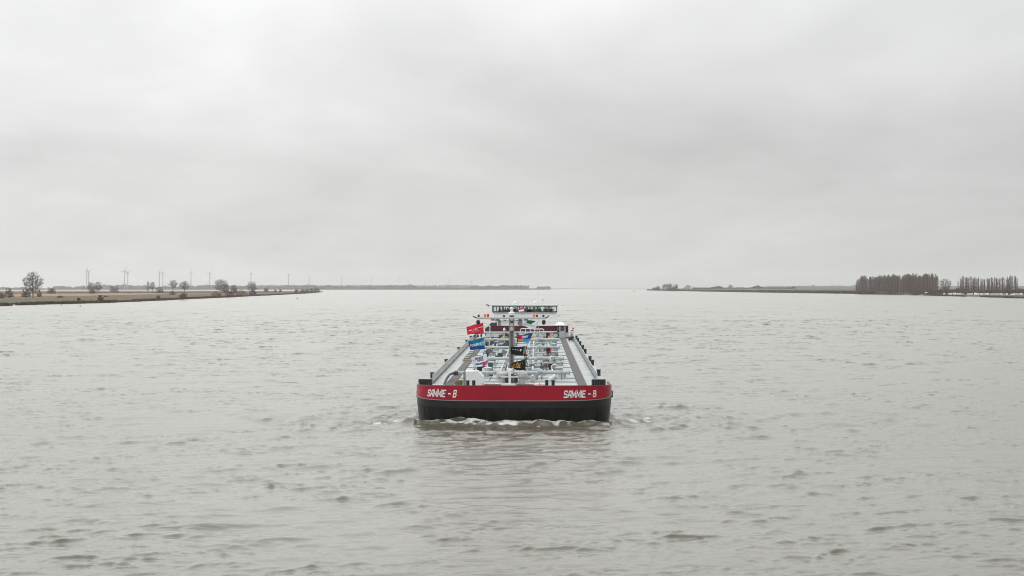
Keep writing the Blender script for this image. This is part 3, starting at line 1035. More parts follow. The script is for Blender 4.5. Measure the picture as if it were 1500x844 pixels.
def caravan(name, lab, L_, H_, motor, stripe):
    root = empty(name)
    b = MB()
    prof_ = [(-L_ / 2, 0.45), (L_ / 2, 0.45), (L_ / 2, H_ - 0.5), (L_ / 2 - 0.35, H_), (-L_ / 2 + 0.5, H_), (-L_ / 2, H_ - 0.9)]
    if motor: prof_ = [(-L_ / 2, 0.45), (L_ / 2, 0.45), (L_ / 2, H_ - 0.2), (L_ / 2 - 0.2, H_), (-L_ / 2 + 0.9, H_), (-L_ / 2 + 0.6, 2.0), (-L_ / 2 + 0.2, 1.3)]
    b.prism(prof_, -1.1, 1.1)
    b.build('body', cw, root)
    for x in (-0.9, 0.8):
        w = MB(); w.box(x - 0.5, x + 0.5, -1.12, -1.10, 1.45, 2.0); w.build('window', cg, root)
    s = MB(); s.box(-L_ / 2 + 0.1, L_ / 2 - 0.1, -1.115, -1.102, 1.0, 1.2); s.build('stripe', stripe, root)
    for x in ((-L_ / 2 + 1, L_ / 2 - 1) if motor else (0.1,)):
        w = MB(); w.lathe((x, -1.12, 0.33), [(0.33, 0), (0.33, 2.24)], 12, axis='y'); w.build('wheel', M['black'], root)
    tag(root, lab, 'camper van' if motor else 'caravan', 'caravans and campers along the right bank')
    return root


car_a = caravan('caravan', 'white caravan with a blue stripe parked below the thicket', 5.0, 2.6, False, mat('blue_stripe', (0.05, 0.12, 0.35), 0.4))
car_b = caravan('camper_van', 'white camper van with an orange stripe parked below the thicket', 6.0, 2.9, True, mat('orange_stripe', (0.7, 0.25, 0.05), 0.4))
car_c = caravan('caravan', 'white caravan with a grey stripe parked below the thicket', 5.4, 2.6, False, mat('grey_stripe', (0.25, 0.26, 0.27), 0.4))
used = set()
spots = [1383, 1391.5, 1395, 1398.3, 1404.5, 1408.2, 1419, 1422.3, 1428.5, 1432, 1437, 1442, 1446.8, 1453, 1458.5, 1463.5, 1469, 1474.5, 1482.5, 1487, 1491.5, 1496, 1503, 1509]
for i, px in enumerate(spots):
    src = (car_a, car_b, car_c)[(i * 7 + i // 3) % 3]
    d = 1990 - (px - 1383) * 2.3
    o = use(src, None, at_dist(px, d, 1.0), r_.uniform(0.9, 1.15), r_.choice((0.5, 1.2, 1.57, -0.9)) + r_.uniform(-0.2, 0.2), r_.uniform(0.85, 1.05))
hut = empty('hut', at_dist(1357.5, 2080, 0.9), 0.2)
h_ = MB(); h_.box(-2.4, 2.4, -1.6, 1.6, 0, 2.2); h_.build('wall', M['teal'], hut)
h_ = MB(); h_.prism([(-2.8, 2.2), (2.8, 2.2), (2.8, 2.35), (0, 3.3), (-2.8, 2.35)], -1.9, 1.9); h_.build('roof', M['white'], hut)
h_ = MB(); h_.box(0.5, 1.5, -1.65, -1.6, 0.02, 1.95); h_.build('door', M['grey'], hut)
tag(hut, 'dark green hut with a pale roof before the wood on the right', 'hut')

# ================================================================== wind turbines
tw_m = mat('turbine_grey', (0.36, 0.36, 0.38), 0.5, var=0.03)


def make_turbine():
    root = empty('wind_turbine')
    t = MB(); t.lathe((0, 0, 0), [(2.7, 0), (2.4, 40), (1.9, 75), (1.5, 98.4)], 16); t.build('tower', tw_m, root, smooth=True)
    n = MB(); n.lathe((-7.5, 0, 100), [(1.2, 0), (2.0, 1.5), (2.1, 9.0), (1.4, 10.5)], 12, axis='x'); n.build('nacelle', tw_m, root, smooth=True)
    hub = MB(); hub.lathe((3.0, 0, 100), [(1.5, 0), (1.6, 1.6), (0.9, 3.0), (0.1, 3.5)], 12, axis='x'); hub.build('hub', tw_m, root, smooth=True)
    bl = MB()
    prev = None
    secs = [(0, 0.7, 0.6), (5, 1.6, 0.45), (16, 1.15, 0.3), (30, 0.75, 0.2), (42, 0.2, 0.08)]
    vs = []; fs = []
    for h, c, th in secs:
        for u, w in ((-c, 0), (0, th), (c, 0), (0, -th)):
            vs.append((w * 1.4, u, h))
    for i in range(len(secs) - 1):
        for k in range(4):
            k2 = (k + 1) % 4
            fs.append((i * 4 + k, i * 4 + k2, (i + 1) * 4 + k2, (i + 1) * 4 + k))
    fs.append((16, 17, 18, 19))
    bl.add(vs, fs)
    b0 = bl.build('blade', tw_m, root)
    b0.location = (4.4, 0, 100)
    for k in (1, 2):
        b = b0.copy(); COL.objects.link(b); b.parent = root
    return root


turb = make_turbine()
tdata = [(127.3, 396.8, 0, 8, 'nearest turbine at the far left, front one of its pair'), (129.9, 398.4, 60, 12, 'reddish-nosed turbine just behind the nearest far-left turbine'),
         (182.6, 397.2, -22, 28, 'front turbine of the second pair with a blade leaning left'), (187.2, 399.2, 55, 14, 'rear turbine of the second pair from the left'),
         (233.8, 398.6, 4, 10, 'front turbine of the third pair from the left'), (238.6, 400.2, 8, 12, 'rear turbine of the third pair from the left'),
         (279.8, 399.6, 6, 12, 'single turbine above the V-shaped bare tree'), (307.2, 400.6, -30, 40, 'turbine with a long blade leaning left, before the broadest tree'),
         (367.6, 401.0, 50, 15, 'turbine rising above the oval bare tree'), (422.5, 402.2, 5, 18, 'turbine over the far wood left of the point'),
         (453.3, 407.0, 10, 22, 'turbine straight above the tip of the left bank'), (500.2, 407.4, 30, 20, 'first turbine over open water right of the point'),
         (543.8, 407.6, 20, 20, 'second turbine over open water right of the point'), (584.6, 408.2, 48, 24, 'turbine just left of the thin lattice mast'),
         (622.3, 408.6, 15, 24, 'turbine just right of the thin lattice mast'), (657.6, 408.8, 3, 24, 'second turbine from the right end of the row'),
         (691.0, 409.0, 12, 24, 'last turbine at the right end of the row')]
for i, (px, hy, rot, yaw, lab) in enumerate(tdata):
    o = turb if i == 0 else copy_tree(turb)
    d = (100 - CAM_H) * F / (422 - hy)
    o.location = at_dist(px, d, 0)
    o.rotation_euler = (0, 0, R(-yaw))
    k = 0
    for ch in o.children:
        if ch.name.startswith('blade'):
            ch.rotation_euler = (R(rot + 120 * k), 0, 0); ch.location = (4.4, 0, 100); k += 1
    tag(o, lab, 'wind turbine', 'wind turbines on the far shore')
# thin lattice mast
lm = MB(); d = 9300; hh = height_at(405.8, d)
base = at_dist(597.6, d, 0)
for a, b in ((-1, -1), (1, -1), (0, 1.2)):
    lm.tube([(a * 1.6, b * 1.6, 0), (a * 0.5, b * 0.5, hh)], 0.35, 4)
for k in range(14):
    z = hh * k / 14; w = 1.6 - 1.1 * k / 14
    lm.tube([(-w, -w, z), (w, -w, z + hh / 14)], 0.2, 3); lm.tube([(w, -w, z), (0, w * 1.2, z + hh / 14)], 0.2, 3)
o = lm.build('lattice_mast', M['grey']); o.location = base
tag(o, 'thin dark lattice mast among the turbines on the far shore', 'mast')

# ================================================================== buoys and marks
def buoy(px, py, d, h, r, m, label, flagm=None):
    root = empty('channel_buoy', at_dist(px, d, 0))
    b = MB(); b.lathe((0, 0, -0.4), [(r * 0.8, 0), (r, 0.3), (r, 0.9), (r * 0.55, 1.1), (r * 0.5, h + 0.2), (r * 0.3, h + 0.4)], 14)
    b.build('float', m, root, smooth=True)
    t = MB(); t.lathe((0, 0, h), [(r * 0.1, 0), (r * 0.12, 0.25), (r * 0.4, 0.3), (r * 0.4, 0.3 + r * 0.7)], 10); t.build('topmark', m, root)
    tag(root, label, 'buoy')


buoy(929.3, 426.5, 4300, 3.2, 1.7, M['redp'], 'red channel buoy far out near the tip of the right bank')
buoy(435.5, 438, 1370, 1.3, 0.45, M['black'], 'small black buoy on the water before the left point')
buoy(601.5, 424.8, 5600, 3.0, 1.1, M['black'], 'tiny dark buoy far out below the lattice mast')
buoy(117.5, 449, 800, 0.6, 0.28, M['redp'], 'small red float off the left bank')
buoy(90, 447.6, 850, 0.5, 0.3, M['yellow'], 'small yellow float at the edge of the left reeds')
for px, py, lab in ((1219.7, 432.6, 'left of two pale stakes in the water off the right bank'), (1226.3, 432.6, 'right of two pale stakes in the water off the right bank')):
    d = F * CAM_H / (py - 422)
    st = empty('stake', at_dist(px, d, 0))
    b = MB(); b.lathe((0, 0, -1), [(0.22, 0), (0.2, 3.2)], 10); b.build('post', mat('pale_stake', (0.6, 0.5, 0.38), 0.7), st)
    b = MB(); b.lathe((0, 0, 2.2), [(0.32, 0), (0.36, 0.25), (0.05, 0.7)], 10); b.build('cap', M['orange'], st)
    tag(st, lab, 'stake', 'two stakes off the right bank')
bt = empty('motor_boat', at_dist(868.6, 6300, 0), 1.2)
b = MB(); b.hexa([(-5, -1.2, -0.3), (5, -1.0, -0.3), (5, 1.0, -0.3), (-5, 1.2, -0.3)], [(-5.4, -1.9, 1.5), (6.8, -0.3, 1.9), (6.8, 0.3, 1.9), (-5.4, 1.9, 1.5)])
b.build('hull', M['navy'], bt)
b = MB(); b.hexa([(-2.6, -1.3, 1.6), (2.2, -1.1, 1.75), (2.2, 1.1, 1.75), (-2.6, 1.3, 1.6)], [(-2.3, -1.1, 3.0), (1.2, -1.0, 3.0), (1.2, 1.0, 3.0), (-2.3, 1.1, 3.0)])
b.build('cabin', M['grey'], bt)
tag(bt, 'tiny dark boat on the horizon right of the wheelhouse', 'boat')

# ================================================================== the tanker barge
ship = empty('tanker_barge', BOW, -HEAD)
tag(ship, 'long inland tanker barge with dark red bow bulwark and black hull coming head on', 'barge')


def loc(px, py, yl):
    """ship coordinates (x to the right, y aft from the bow, z up) of a photo pixel at a station yl metres aft"""
    Y = BOW.y + yl
    X = (px - 750) / F * Y
    return Vector((X - BOW.x - HEAD * yl, yl, CAM_H - (py - 422) / F * Y))


def zl(zx, zy, yl):
    return loc(590 + zx / 4.018, 430 + zy / 4.018, yl)


def dz(y):                       # deck height: she has a little sheer
    return 2.25 + 0.0095 * y


def plan(t, b, d0, front):
    """half-round bow, t from -1 (left shoulder) to 1 (right shoulder)"""
    phi = (1 - t) * math.pi / 2
    c, s = math.cos(phi), math.sin(phi)
    return math.copysign(abs(c) ** (2 / NEXP), c) * b, front + d0 * (1 - abs(s) ** (2 / NEXP))


TS = [math.copysign(abs(k / 40) ** 0.9, k) for k in range(-40, 41)]


def z_top(y): return 2.90 - 0.20 * min(1, max(0, y / 5))
def z_red(y): return 1.76 + 0.36 * min(1, max(0, y / 4.5)) ** 1.2
def z_chine(y): return 1.20 + 0.36 * min(1, max(0, y / 4.5)) ** 1.2


def ring_path(zf, b, front, y_end):
    pts = []
    for t in TS:
        x, y = plan(t, b, D0 - front, front)
        pts.append(Vector((x, y, zf(y))))
    ends = [y for y in (9, 14, 30, 60, 90, 116) if y < y_end] + [y_end]
    return [Vector((-b, y, zf(y))) for y in reversed(ends)] + pts + [Vector((b, y, zf(y))) for y in ends]


def loft(mb, rings, close=False):
    n = len(rings[0]); vs = [p for r in rings for p in r]; fs = []
    for i in range(len(rings) - 1):
        for k in range(n - (0 if close else 1)):
            k2 = (k + 1) % n
            fs.append((i * n + k, i * n + k2, (i + 1) * n + k2, (i + 1) * n + k))
    mb.add(vs, fs)
    return fs


STERN = 124.0
# lower hull: raked under the chine, closed below and aft
mb = MB()
r0 = ring_path(lambda y: -1.4, B2 - 0.40, 1.25, STERN)
r1 = ring_path(lambda y: 0.0, B2 - 0.17, 0.62, STERN)
r2 = ring_path(z_chine, B2 - 0.02, 0.10, STERN)
loft(mb, [r0, r1, r2])
n = len(r0)
mb.add([r0[0], r0[-1], r1[-1], r2[-1], r2[0], r1[0]], [(0, 1, 2, 3, 4, 5)])
mb.build('hull', M['hull'], ship, smooth=True)
mb = MB()
r3 = ring_path(lambda y: z_red(y) if y < 9.5 else max(z_red(y), dz(y) - 0.45), B2, 0.0, STERN)
loft(mb, [[p + Vector((0, 0, 0.0)) for p in r2], r3])
mb.build('sheer_strake', M['hull_up'], ship, smooth=True)
for sx in (-7.0, -4.9, -2.6, 2.4, 4.4, 6.5):
    def hb(x, z):
        f = max(0.0, min(1.0, (1.2 - z) / 1.2))
        b = B2 - 0.02 - 0.15 * f
        fr = 0.10 + 0.52 * f
        a = min(1, abs(x) / b)
        return fr + (D0 - fr) * (1 - (1 - a ** NEXP) ** (1 / NEXP))
    mb = MB()
    mb.tube([(sx, hb(sx, z) + 0.006, z) for z in (0.02, 0.4, 0.8, 1.18)], 0.016, 5)
    mb.build('weld_seam', M['hull_up'], ship)
# rubbing bar between black and red
mb = MB()
mb.tube([p for p in r3 if p.y < 12], 0.035, 6); mb.build('rubbing_bar', M['grey'], ship, smooth=True)
# bulwark (red), with thickness and a capping rail
mb = MB()
b_end = 9.0
ro = ring_path(lambda y: z_red(y) + 0.002, B2 + 0.004, -0.004, b_end)
rt = ring_path(z_top, B2 + 0.004, -0.004, b_end)
rti = ring_path(z_top, B2 - 0.10, 0.10, b_end)
rbi = ring_path(lambda y: z_red(y), B2 - 0.10, 0.10, b_end)
loft(mb, [ro, rt, rti, rbi])
bulwark = mb.build('bulwark', M['red'], ship, smooth=True)
mb = MB()
mb.tube([p + Vector((0, 0, 0.01)) for p in ring_path(z_top, B2 - 0.05, 0.05, b_end)], 0.06, 6)
mb.build('capping_rail', M['dred'], ship, smooth=True)
# red side plating aft of the bow
for sgn in (-1, 1):
    mb = MB()
    mb.box(*(sorted((sgn * (B2 - 0.06), sgn * B2))), 9.0, STERN - 0.3, 1.9, 2.30)
    mb.build('side_plate', M['red'], ship)
    mb = MB()
    mb.lathe((sgn * (B2 + 0.10), 6.3, 1.55), [(0.09, 0), (0.14, 0.06), (0.14, 0.52), (0.09, 0.58)], 10)
    mb.build('fender', M['navy'], ship, smooth=True)

# ---- deck
mb = MB()
dy = [0.14 + 0.0, 1.0, 2.2, 3.5, 5, 6.2, 20, 50, 90, STERN]
vs = []; fs = []
for y in dy:
    if y < D0:
        a = max(0.0, 1 - (1 - y / D0) ** NEXP) ** (1 / NEXP) * (B2 - 0.1)
    else: a = B2 - 0.1 if y < 9 else B2 - 0.02
    for x in (-a, -a * 0.35, a * 0.35, a):
        vs.append((x, y, dz(y) + (0.05 if abs(x) < a * 0.5 else 0)))
for i in range(len(dy) - 1):
    for k in range(3):
        fs.append((i * 4 + k, i * 4 + k + 1, i * 4 + k + 5, i * 4 + k + 4))
mb.add(vs, fs)
mb.build('deck', M['deck'], ship)
# trunk panels: pale plates between dark transverse seams
def slab(mb, x0, x1, y0, y1, h0, h1):
    mb.hexa([(x0, y0, dz(y0) + h0), (x1, y0, dz(y0) + h0), (x1, y1, dz(y1) + h0), (x0, y1, dz(y1) + h0)],
            [(x0, y0, dz(y0) + h1), (x1, y0, dz(y0) + h1), (x1, y1, dz(y1) + h1), (x0, y1, dz(y1) + h1)])


mb = MB(); y = 12.0
while y < 96:
    for x0, x1 in ((-5.0, -2.3), (-2.2, 2.2), (2.3, 5.15)):
        slab(mb, x0, x1, y, y + 3.35, -0.02, 0.13)
    y += 3.5
mb.build('trunk_plating', M['deck'], ship)
y = 15.42
k = 0
while y < 96:
    if k % 2 == 0:
        mb = MB(); slab(mb, -5.0, 5.15, y - 0.07, y + 0.07, 0.0, 0.20)
        mb.build('stiffener', M['grey'], ship)
    y += 3.5; k += 1
for sgn, xc in ((-1, -5.45), (1, 5.62)):
    mb = MB(); y = 6.0
    while y < 98:
        slab(mb, xc - 0.36, xc + 0.36, y, y + 2.3, 0.0, 0.07 + 0.06)
        y += 2.33
    mb.build('walkway', M['strip'], ship)
    # side railing in panels with a dark kick board
    y = 12.0 if sgn > 0 else 10.5
    xr = sgn * 7.0
    while y < 100:
        L_ = 6.4
        mb = MB()
        for q in (0, 0.25, 0.5, 0.75, 1):
            yy = y + L_ * q
            mb.tube([(xr, yy, dz(yy)), (xr, yy, dz(yy) + 0.78)], 0.03, 5)
        for h in (0.78, 0.52, 0.28):
            mb.tube([(xr, y, dz(y) + h), (xr, y + L_, dz(y + L_) + h)], 0.032 if h > 0.7 else 0.02, 5)
        for q in range(21):
            yy = y + L_ * q / 20
            mb.tube([(xr, yy, dz(yy) + 0.28), (xr, yy, dz(yy) + 0.78)], 0.012, 3)
        o = mb.build('railing', M['rail'], ship)
        mb = MB(); slab(mb, xr - 0.02, xr + 0.02, y, y + L_, 0.02, 0.20); mb.build('kick_board', M['kick'], o)
        y += L_ + 0.35

# ---- bollards
def bollard_pair(x, y, dx, r, h, m, z=None):
    z = dz(y) if z is None else z
    mb = MB()
    for s in (-1, 1):
        mb.lathe((x + s * dx, y, z), [(r, 0), (r, h - 0.08), (r * 1.18, h - 0.06), (r * 1.18, h - 0.01), (r * 0.9, h)], 12)
    mb.box(x - dx - r * 1.4, x + dx + r * 1.4, y - r * 1.4, y + r * 1.4, z - 0.02, z + 0.06)
    mb.build('bollard', m, ship, smooth=True)


p = zl(400, 530, 6.5); bollard_pair(p.x, 6.5, 0.245, 0.135, 0.62, M['black'])
p = zl(866, 530, 6.5); bollard_pair(p.x, 6.5, 0.26, 0.135, 0.66, M['black'])
for zx, ytop in ((133, 508), (1152, 503)):
    p = zl(zx, ytop, 6.6)
    mb = MB()
    for k in range(6):
        mb.lathe((p.x + (k - 2.5) * 0.19, 6.6, 2.3), [(0.105, 0), (0.105, 0.68), (0.08, 0.72)], 8)
    o = mb.build('fairlead', M['black'], ship, smooth=True)
    mb = MB(); mb.box(p.x - 0.58, p.x + 0.58, 6.46, 6.74, 3.022, 3.06); mb.build('plate', M['rail'], o)
for sgn, lst in ((-1, (16.8, 36.6, 60.6, 80, 92)), (1, (20.7, 35.5, 42, 57, 66, 76, 86, 93))):
    for y in lst:
        mb = MB()
        mb.lathe((sgn * 7.52, y, dz(y) - 0.1), [(0.16, 0), (0.16, 0.60), (0.2, 0.62), (0.2, 0.66)], 10)
        mb.lathe((sgn * 7.52, y + 0.6, dz(y) - 0.1), [(0.16, 0), (0.16, 0.60), (0.2, 0.62), (0.2, 0.66)], 10)
        mb.build('bollard', M['navy'], ship, smooth=True)

# ---- fore mast, crossarm and lamps
ym = 11.0
xm = loc(749.6, 500, ym).x
zb, zt = dz(ym), loc(750, 462, ym).z
mb = MB()
mb.box(xm - 0.22, xm - 0.10, ym - 0.17, ym + 0.17, zb, zt)
mb.box(xm + 0.10, xm + 0.22, ym - 0.17, ym + 0.17, zb, zt)
mb.box(xm - 0.10, xm + 0.10, ym + 0.05, ym + 0.15, zb + 0.01, zt - 0.01)
mast = mb.build('mast', M['steel'], ship)
mb = MB()
for z in [zb + 0.9 + k * 1.1 for k in range(5)]:
    mb.box(xm - 0.098, xm + 0.098, ym - 0.10, ym + 0.048, z, z + 0.07)
mb.build('rung', M['grey'], mast)
za = loc(750, 465.8, ym).z
mb = MB()
xl, xr_ = loc(698.5, 466, ym).x, loc(798.5, 466, ym).x
mb.hexa([(xl, ym - 0.30, za - 0.05), (xr_, ym - 0.30, za - 0.05), (xr_, ym - 0.18, za - 0.05), (xl, ym - 0.18, za - 0.05)],
        [(xl, ym - 0.32, za + 0.09), (xr_, ym - 0.32, za + 0.09), (xr_, ym - 0.18, za + 0.09), (xl, ym - 0.18, za + 0.09)])
arm = mb.build('crossarm', M['white'], mast)
mb = MB()
mb.box(xl + 0.02, xr_ - 0.02, ym - 0.28, ym - 0.2, za - 0.10, za - 0.052)
mb.build('cable_tray', M['grey'], arm)
for sgn, xe in ((-1, xl), (1, xr_)):
    mb = MB()
    mb.lathe((xe - sgn * 0.12, ym - 0.25, za - 0.58), [(0.05, 0), (0.16, 0.12), (0.17, 0.30), (0.08, 0.42)], 12); mb.build('loudspeaker', M['black'], arm, smooth=True)
    mb = MB(); mb.tube([(xe + sgn * 0.02, ym - 0.25, za + (0 if sgn < 0 else -0.02)), (xe + sgn * 0.22, ym - 0.25, za + 0.10), (xe + sgn * 0.36, ym - 0.25, za + (0.24 if sgn > 0 else 0.17))], [0.07, 0.05, 0.03], 6)
    mb.build('horn', M['black'], arm)
for px, m, h in ((701.3, 'navy', 0.2), (710.6, 'orange', 0.26), (715.0, 'redp', 0.26), (738.3, 'black', 0.15), (782.0, 'orange', 0.3), (786.4, 'navy', 0.2), (796.0, 'navy', 0.18)):
    x = loc(px, 462, ym).x
    mb = MB(); mb.lathe((x, ym - 0.25, za + 0.092), [(0.09, 0), (0.10, h * 0.4), (0.085, h * 0.9), (0.04, h)], 10)
    mb.build('signal_lamp', M[m], arm, smooth=True)
for px in (722, 729, 762, 770.5):
    x = loc(px, 468, ym).x
    mb = MB(); mb.box(x - 0.17, x + 0.17, ym - 0.36, ym - 0.30, za - 0.22, za - 0.11); mb.build('floodlight', M['kick'], arm)
mb = MB()
mb.lathe((xm, ym - 0.1, zt), [(0.28, 0), (0.28, 0.22), (0.14, 0.3), (0.10, 0.42)], 14); mb.build('mast_cap', M['white'], mast, smooth=True)
mb = MB()
mb.lathe((xm, ym - 0.1, zt + 0.40), [(0.10, 0), (0.17, 0.08), (0.18, 0.18), (0.12, 0.28), (0.03, 0.32)], 14); mb.build('anchor_lamp', M['white'], mast, smooth=True)
mb = MB(); mb.lathe((xm, ym - 0.30, za - 0.10), [(0.13, 0), (0.16, -0.05), (0.12, -0.10)], 14, axis='y'); mb.build('bow_lamp', M['vent'], mast, smooth=True)
mb = MB(); mb.lathe((xm, ym - 0.22, za - 0.95), [(0.15, 0), (0.17, -0.05), (0.12, -0.10)], 14, axis='y'); mb.lathe((xm, ym - 0.22, za - 0.6), [(0.13, 0), (0.15, -0.05), (0.1, -0.10)], 14, axis='y'); mb.build('headlamp', M['vent'], mast, smooth=True)
# mast foot with its cross bar, in front
yf = 9.0
xf = loc(746.8, 555, yf).x
mb = MB()
mb.box(xf - 0.10, xf + 0.10, yf - 0.10, yf + 0.10, dz(yf), 3.62)
mb.box(xf - 0.72, xf + 0.70, yf - 0.12, yf - 0.102, 3.02, 3.12)
mb.hexa([(xf - 0.18, yf + 0.102, 3.3), (xf + 0.2, yf + 0.102, 3.3), (xf + 0.3, yf + 1.7, 3.3), (xf - 0.1, yf + 1.7, 3.3)],
        [(xf - 0.18, yf + 0.102, 3.62), (xf + 0.2, yf + 0.102, 3.62), (xf + 0.3, yf + 1.7, 3.7), (xf - 0.1, yf + 1.7, 3.7)])
mb.build('mast_foot', M['white'], ship)
for zx in (583, 700):
    c = loc(590 + zx / 4.018, 550, 10.0)
    mb = MB()
    mb.lathe((c.x, 10.0, dz(10)), [(0.26, 0), (0.26, 0.62), (0.46, 0.66), (0.47, 0.94), (0.42, 1.0), (0.1, 1.04)], 18)
    mb.build('mushroom_vent', M['vent'], ship, smooth=True)
for zx, w in ((655, 0.32), (610, 0.16)):
    c = loc(590 + zx / 4.018, 556, 11.6)
    mb = MB(); mb.box(c.x - w, c.x + w, 11.5, 12.1, 2.5, 3.05); mb.build('locker', M['teal'], ship)

# ---- white store box with the sloped shoulder
def xz(px, py, yl): q = loc(px, py, yl); return (q.x, q.z)


mb = MB()
pts = [xz(682, 568, 8.0), xz(708.2, 568, 8.0), xz(708.2, 552.2, 8.0), xz(699.6, 544.2, 8.0), xz(682, 544.2, 8.0)]
mb.prism(pts, 8.0, 9.7)
box_o = mb.build('store_box', M['white'], ship)
mb = MB()
x0, x1 = loc(678.6, 556, 8.1).x, loc(681.8, 556, 8.1).x
for k in range(6):
    mb.box(x0, x1, 8.1 + k * 0.26, 8.1 + k * 0.26 + 0.16, 2.3, 3.52)
mb.box(x0 + 0.05, x1 - 0.02, 8.12, 9.6, 2.3, 3.5)
mb.build('louvre', M['grey'], box_o)

# ---- rope coil, hose and coupling at the left
c = loc(672, 560, 8.4)
mb = MB()
for k in range(4):
    mb.ring((c.x, 8.4, 2.50 + k * 0.09), 0.30 - 0.02 * (k % 2), 0.055, 18, 6, axis='z')
mb.build('rope_coil', M['rope'], ship, smooth=True)
mb = MB(); mb.box(c.x - 0.5, c.x + 0.45, 8.1, 8.9, 2.3, 2.42); mb.build('rope_tray', M['vent'], ship)
hp = [loc(650, 566, 9.5), loc(652, 560, 10.2), loc(655, 553.5, 11.5), loc(658.5, 549, 12.8), loc(662.5, 547.2, 14.0), loc(666.5, 546.8, 14.0)]
mb = MB(); mb.tube(hp, 0.11, 8); mb.build('hose', M['dgrey'], ship, smooth=True)
mb = MB(); a, b_ = loc(665.6, 546.7, 14.0), loc(671.6, 546.2, 14.0)
mb.lathe((a.x, 14.0, a.z), [(0.17, 0), (0.22, 0.02), (0.22, 0.12), (0.15, 0.13), (0.15, 0.2), (0.22, 0.21), (0.22, 0.32), (0.16, 0.36)], 12, axis='x'); mb.build('coupling', M['rust'], ship, smooth=True)

# ---- cargo pipes across the deck, with elbows, supports and flanges
STN = [(14.0, 546.2, 671.5, 834.0), (34.5, 525.2, 712, 825.5), (53.7, 509.0, 711, 819.5), (71.6, 497.6, 711, 819), (93.0, 487.3, 706, 815)]
for k, (yl, py, pa, pb) in enumerate(STN):
    z = loc(750, py, yl).z
    xa, xb = loc(pa, py, yl).x, loc(pb, py, yl).x
    xe = loc(789 if k == 0 else 786 + k, py, yl).x
    mb = MB(); mb.tube([(xa, yl, z), (xe, yl, z)], 0.145, 12)
    mb.tube([(xe + 0.02, yl, z + 0.04), (xb, yl, z + 0.02)], 0.165, 12)
    po = mb.build('cross_pipe', M['pipe'], ship, smooth=True)
    mb = MB()
    mb.tube([(xe - 0.25, yl - 0.02, z - 0.7), (xe - 0.2, yl - 0.02, z - 0.2), (xe, yl - 0.02, z + 0.02), (xe + 0.3, yl - 0.02, z + 0.05)], 0.19, 10)
    mb.build('elbow', M['pipe2'], po, smooth=True)
    for q in (0.12, 0.4, 0.88):
        mb = MB()
        x = xa + (xb - xa) * q
        mb.box(x - 0.05, x + 0.05, yl + 0.02, yl + 0.14, dz(yl), z - 0.10)
        mb.build('pipe_support', M['pipe2'], po)
    for q in (0.0, 0.33, 0.72, 0.93, 1.0):
        mb = MB()
        x = xa + (xb - xa) * q
        mb.lathe((x - 0.04, yl, z + 0.02), [(0.23, 0), (0.23, 0.08)], 12, axis='x')
        mb.build('flange', M['pipe2'], po)
    mb = MB()
    x = xa + (xb - xa) * 0.93
    mb.tube([(x, yl - 0.1, z - 0.1), (x, yl - 0.1, dz(yl))], 0.045, 6)
    mb.tube([(x + 0.3, yl - 0.1, z), (x + 0.3, yl - 0.1, z - 0.35), (x + 0.12, yl - 0.1, z - 0.5)], 0.05, 6)
    mb.build('drain_pipe', M['grey'], po)
# longitudinal mains
for x, r, h, m in ((-0.9, 0.12, 0.42, 'pipe'), (-1.5, 0.09, 0.36, 'pipe2'), (0.9, 0.15, 0.40, 'pipe2'), (1.45, 0.10, 0.34, 'pipe'), (3.3, 0.08, 0.3, 'pipe')):
    mb = MB(); mb.tube([(x, 13, dz(13) + h), (x, 50, dz(50) + h), (x, 96, dz(96) + h)], r, 10)
    mb.build('main_pipe', M[m], ship, smooth=True)
# step-over gangways: railed platforms with sloping ends in each bay
for k, (y, zx0, zx1, zya, zyb) in enumerate(((30.0, 738, 872, 408, 452), (50.0, 745, 862, 350, 378), (68.0, 764, 855, 290, 312), (84.0, 790, 846, 252, 268), (20.0, 742, 850, 452, 500))):
    a, b_ = zl(zx0, zya, y), zl(zx1, zya, y)
    zt_, zb_ = a.z, dz(y) + 0.1
    w = b_.x - a.x
    for yy in (y + 1.1, y):
        mb = MB()
        mb.tube([(a.x, yy, zb_), (a.x + w * 0.22, yy, zt_), (b_.x - w * 0.18, yy, zt_), (b_.x, yy, zb_)], 0.05, 5)
        mb.tube([(a.x + w * 0.11, yy, (zt_ + zb_) / 2), (a.x + w * 0.26, yy, zt_ - 0.42), (b_.x - w * 0.22, yy, zt_ - 0.42), (b_.x - w * 0.07, yy, (zt_ + zb_) / 2)], 0.035, 5)
        for q in (0.24, 0.38, 0.52, 0.66, 0.8):
            mb.tube([(a.x + w * q, yy, zt_), (a.x + w * q, yy, zb_)], 0.035, 5)
        go = mb.build('gangway_rail', M['rail'] if k % 2 else M['pipe'], ship)
    mb = MB(); mb.hexa([(a.x + w * 0.1, y + 0.1, zb_ + 0.25), (b_.x - w * 0.1, y + 0.1, zb_ + 0.25), (b_.x - w * 0.1, y + 1.0, zb_ + 0.25), (a.x + w * 0.1, y + 1.0, zb_ + 0.25)],
                       [(a.x + w * 0.22, y + 0.1, zb_ + 0.31), (b_.x - w * 0.2, y + 0.1, zb_ + 0.31), (b_.x - w * 0.2, y + 1.0, zb_ + 0.31), (a.x + w * 0.22, y + 1.0, zb_ + 0.31)])
    mb.build('tread', M['pipe2'], go)
